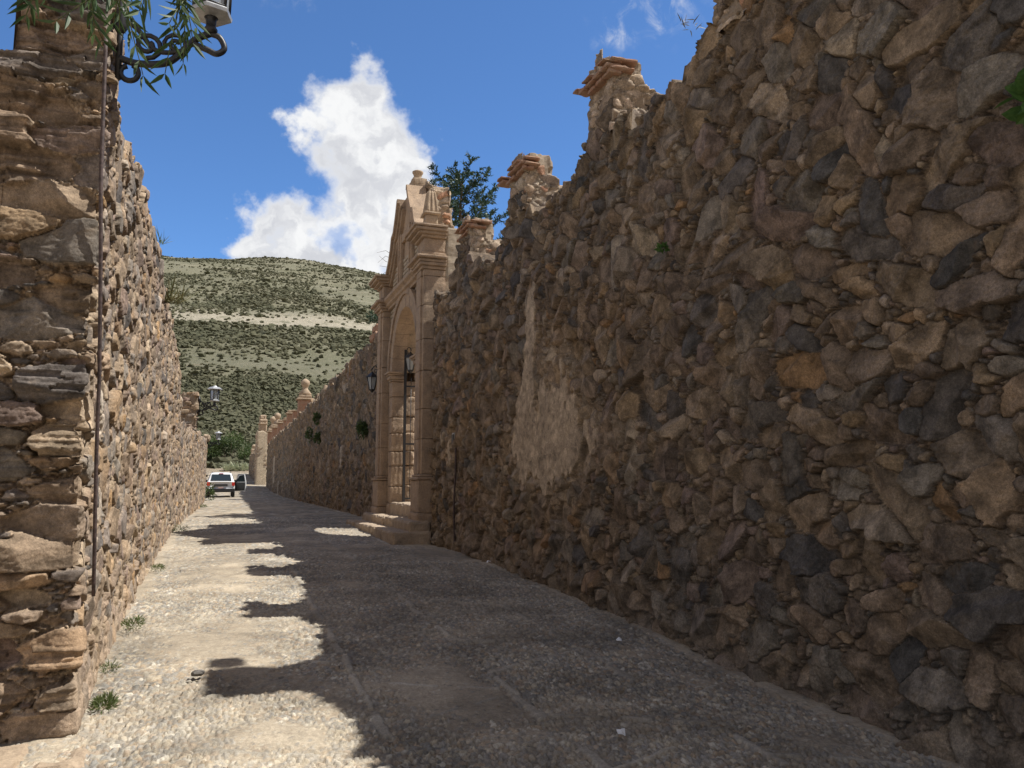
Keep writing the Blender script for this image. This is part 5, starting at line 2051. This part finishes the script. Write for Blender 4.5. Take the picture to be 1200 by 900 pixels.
# bush and agaves at the end of the street
def bush(c, rx, rz, n, label, seed, mat='leaf_bush', leaf=.22):
    rng = np.random.default_rng(seed)
    root = empty('bush', c, label, 'bush')
    Ps, Ds = [], []
    mb = MB()
    for k in range(16):
        az = rng.uniform(0, 6.28)
        rr = rng.uniform(.25, .95)
        e = np.array(c) + np.array([math.cos(az) * rr * rx, math.sin(az) * rr * rx * .7, rz * (1.05 - .55 * rr ** 2) * rng.uniform(.7, 1.0)])
        mb.tube([tuple(c), tuple(np.array(c) * .5 + e * .5 + rng.normal(0, .2, 3)), tuple(e)], .07, 5, .015)
        m = n // 16
        d = rand_dirs(rng, m, .1)
        Ps.append(e + d * rng.uniform(.2, 1, (m, 1)) ** .5 * np.array([rx * .34, rx * .34, rz * .26]))
        Ds.append(d + rng.normal(0, .6, (m, 3)))
    mb.build('stem', M['bark'], root)
    P, D = np.vstack(Ps), np.vstack(Ds)
    m = len(P)
    leaf_mesh('foliage', P, D, rng.normal(0, 1, (m, 3)), leaf * rng.uniform(.6, 1.3, m), leaf * .22 * rng.uniform(.7, 1.2, m), M[mat], root)


bush((1.2, 139, 3.4), 3.6, 5.6, 5200, 'rounded green bush standing at the end of the street', 951, leaf=.3)
bush((6.8, 143, 3.6), 3.6, 3.6, 3200, 'lower green bush right of the rounded one at the street end', 952, leaf=.3)
bush((-3.6, 141, 3.4), 3.0, 4.6, 2600, 'green bush half hidden behind the end of the left walls', 953, leaf=.3)

GA = 'pale agaves in a row at the end of the street'
ag = None
rng_a = np.random.default_rng(61)
labs = ['leftmost pale agave in front of the rounded bush', 'second pale agave from the left at the street end', 'third pale agave from the left at the street end',
        'fourth pale agave from the left at the street end', 'fifth pale agave from the left at the street end', 'rightmost pale agave beside the end of the right wall']
for i, x in enumerate((0.9, 2.0, 3.0, 3.9, 4.9, 5.8)):
    n = 44
    az = rng_a.uniform(0, 6.28, n)
    el = rng_a.uniform(.25, 1.45, n)
    D = np.stack([np.cos(az) * np.cos(el), np.sin(az) * np.cos(el), np.sin(el)], 1)
    y = 131.5 + rng_a.uniform(-1, 1)
    P = np.array([x, y, 3.2]) + D * .08
    s = rng_a.uniform(1.1, 1.6)
    o = leaf_mesh('agave', P, D, np.tile([0, 0, 1.0], (n, 1)) + rng_a.normal(0, .1, (n, 3)), s * rng_a.uniform(.9, 1.3, n), np.full(n, .11 * s), M['leaf_agave'], None, .5, .1)
    tag(o, labs[i], 'agave', GA)


# ================================================================== CAR
def car_mats():
    for nm, col, rough, metal in (('car_white', (.78, .79, .80), .25, 0), ('car_plastic', (.02, .02, .022), .6, 0), ('tyre', (.018, .018, .018), .85, 0),
                                  ('rim', (.45, .46, .47), .35, .6), ('lamp_red', (.55, .03, .02), .25, 0), ('lamp_clear', (.7, .45, .4), .2, 0), ('car_glass', (.03, .04, .045), .06, 0),
                                  ('trim_dark', (.035, .035, .035), .4, 0)):
        M[nm] = simple(nm, col, rough, metal, 0.04, 3)


car_mats()


def build_car():
    root = empty('parked_car', (0.05, 59.0, 0.0), 'white estate SUV seen from behind with its right front door open', 'car')
    bm_ = MB()
    # lofted stations: y, half width, bottom z, shoulder z, roof half width, roof z
    S = [(-.02, .80, .48, .98, .76, 1.02), (.06, .88, .40, 1.00, .80, 1.07), (.20, .90, .36, 1.02, .70, 1.38), (.36, .90, .34, 1.04, .66, 1.58), (.7, .90, .32, 1.04, .66, 1.645),
         (1.6, .91, .30, 1.03, .66, 1.665), (2.35, .91, .30, 1.02, .64, 1.62), (2.75, .91, .30, 1.01, .66, 1.36), (3.15, .90, .32, 1.00, .74, 1.06), (3.9, .88, .34, .95, .72, .98), (4.2, .82, .40, .85, .6, .87), (4.28, .74, .48, .72, .5, .74)]
    ring_n = 0
    vs = []
    for (y, w, zb, zs, rw_, zr) in S:
        h = [(.55 * w, zb), (.92 * w, zb + .02), (w, zb + .16), (w, (zb + zs) / 2 + .05), (w * .975, zs - .03), (w * .95, zs), (rw_ + (w * .95 - rw_) * .08, zs + (zr - zs) * .86), (rw_ * .93, zr - .015), (rw_ * .55, zr)]
        ring = [(a, y, z) for a, z in h] + [(-a, y, z) for a, z in reversed(h)]
        ring_n = len(ring)
        vs += ring
    fs = []
    for i in range(len(S) - 1):
        for k in range(ring_n):
            k2 = (k + 1) % ring_n
            fs.append((i * ring_n + k, i * ring_n + k2, (i + 1) * ring_n + k2, (i + 1) * ring_n + k))
    fs.append(tuple(range(ring_n)))
    fs.append(tuple(reversed([(len(S) - 1) * ring_n + k for k in range(ring_n)])))
    off = Vector((.05, 59.0, .66))

    def put(mb, name, mat, parent=root):
        mb.v = [tuple(Vector(p) + off) for p in mb.v]
        return mb.build(name, M[mat], parent)
    bm_.add(vs, fs, True)
    body = put(bm_, 'body', 'car_white')
    mb = MB()
    mb.add([(-.66, .035, 1.10), (.66, .035, 1.10), (.585, .245, 1.525), (-.585, .245, 1.525), (-.66, .10, 1.09), (.66, .10, 1.09), (.585, .33, 1.515), (-.585, .33, 1.515)],
           [(0, 1, 2, 3), (7, 6, 5, 4), (0, 4, 5, 1), (1, 5, 6, 2), (2, 6, 7, 3), (3, 7, 4, 0)])
    put(mb, 'rear_window', 'car_glass')
    for s in (-1, 1):
        mb = MB()
        mb.box(*sorted((s * .70, s * .885)), -.045, .09, .76, 1.0)
        put(mb, 'tail_light', 'lamp_red')
        mb = MB()
        mb.box(*sorted((s * .905, s * .925)), .55, 2.35, 1.06, 1.085)
        # side glass follows the tumblehome
        x0, x1 = .868, .70
        mb2 = MB()
        q = [(s * (x0 + .006), .55, 1.075), (s * (x0 + .006), 2.72, 1.06), (s * (x1 + .012), 2.30, 1.52), (s * (x1 + .008), .72, 1.54)]
        q2 = [(s * (abs(a) - .03), b, c) for a, b, c in q]
        mb2.add(q + q2, [(0, 1, 2, 3), (7, 6, 5, 4), (0, 4, 5, 1), (1, 5, 6, 2), (2, 6, 7, 3), (3, 7, 4, 0)])
        put(mb2, 'side_window', 'car_glass')
        mb = MB()
        mb.tube([(s * .60, .55, 1.64), (s * .60, .62, 1.71), (s * .60, 2.1, 1.72), (s * .60, 2.2, 1.66)], .02, 6)
        put(mb, 'roof_rail', 'car_plastic')
        mb = MB()
        mb.box(*sorted((s * .90, s * 1.08)), 2.55, 2.68, 1.0, 1.16)
        put(mb, 'mirror', 'car_plastic')
    mb = MB()
    mb.box(-.89, .89, -.075, .06, .34, .56)
    mb.box(-.70, .70, -.085, -.07, .40, .50)
    put(mb, 'rear_bumper', 'car_plastic')
    mb = MB()
    mb.box(-.42, .42, -.055, .0, .72, .86)
    put(mb, 'plate_recess', 'trim_dark')
    mb = MB()
    mb.box(-.17, .17, -.062, -.056, .60, .655)
    put(mb, 'reflector_strip', 'lamp_clear')
    mb = MB()
    mb.box(-.14, .14, .28, .345, 1.555, 1.60)
    put(mb, 'brake_light', 'lamp_red')
    for sx in (-1, 1):
        for y in (.72, 3.42):
            mb = MB()
            prof = [(.20, -.11), (.31, -.115), (.335, -.08), (.335, .08), (.31, .115), (.20, .11)]
            n = 22
            vs = [(sx * .80 + z, y + r * math.cos(2 * math.pi * k / n), .335 - .66 + .0 + r * math.sin(2 * math.pi * k / n)) for (r, z) in prof for k in range(n)]
            vs = [(a, b, c + .66 - .335 + .335) for a, b, c in vs]
            fs = [(i * n + k, i * n + (k + 1) % n, (i + 1) * n + (k + 1) % n, (i + 1) * n + k) for i in range(len(prof) - 1) for k in range(n)]
            mb.add(vs, fs, True)
            wheel = put(mb, 'wheel', 'tyre')
            mb = MB()
            mb.prism([(y + .2 * math.cos(k * math.pi / 8), .335 + .2 * math.sin(k * math.pi / 8)) for k in range(16)], 'x', sx * .80 - .09, sx * .80 + .09)
            rim = put(mb, 'rim', 'rim', wheel)
    # open door, hinged at its front edge
    a = R(48)
    hx, hy = .91, 2.72
    dx, dy = math.sin(a), -math.cos(a)
    nx_, ny_ = -dy, dx
    mb = MB()

    def slab(mb, prof, t0, t1):
        n = len(prof)
        v = [(hx + dx * u + nx_ * t0, hy + dy * u + ny_ * t0, z) for u, z in prof] + [(hx + dx * u + nx_ * t1, hy + dy * u + ny_ * t1, z) for u, z in prof]
        f = [tuple(range(n)), tuple(range(2 * n - 1, n - 1, -1))] + [(i, i + n, (i + 1) % n + n, (i + 1) % n) for i in range(n)]
        mb.add(v, f)
    slab(mb, [(0, .36), (.95, .36), (1.0, .7), (1.0, 1.02), (0, 1.02)], .0, .05)
    slab(mb, [(.94, 1.02), (1.0, 1.02), (.86, 1.56), (.80, 1.53)], .0, .04)
    slab(mb, [(.0, 1.02), (.06, 1.02), (.40, 1.5), (.86, 1.56), (.80, 1.51), (.38, 1.46)][0:3] + [(.86, 1.56), (.80, 1.515), (.42, 1.455)], .0, .04)
    door = put(mb, 'door', 'car_white')
    mb = MB()
    slab(mb, [(.04, .42), (.90, .42), (.93, .7), (.93, .99), (.04, .99)], -.04, -.002)
    put(mb, 'door_lining', 'car_plastic', door)
    mb = MB()
    slab(mb, [(.07, 1.03), (.93, 1.03), (.80, 1.51), (.42, 1.45)], .012, .022)
    put(mb, 'door_glass', 'car_glass', door)


build_car()
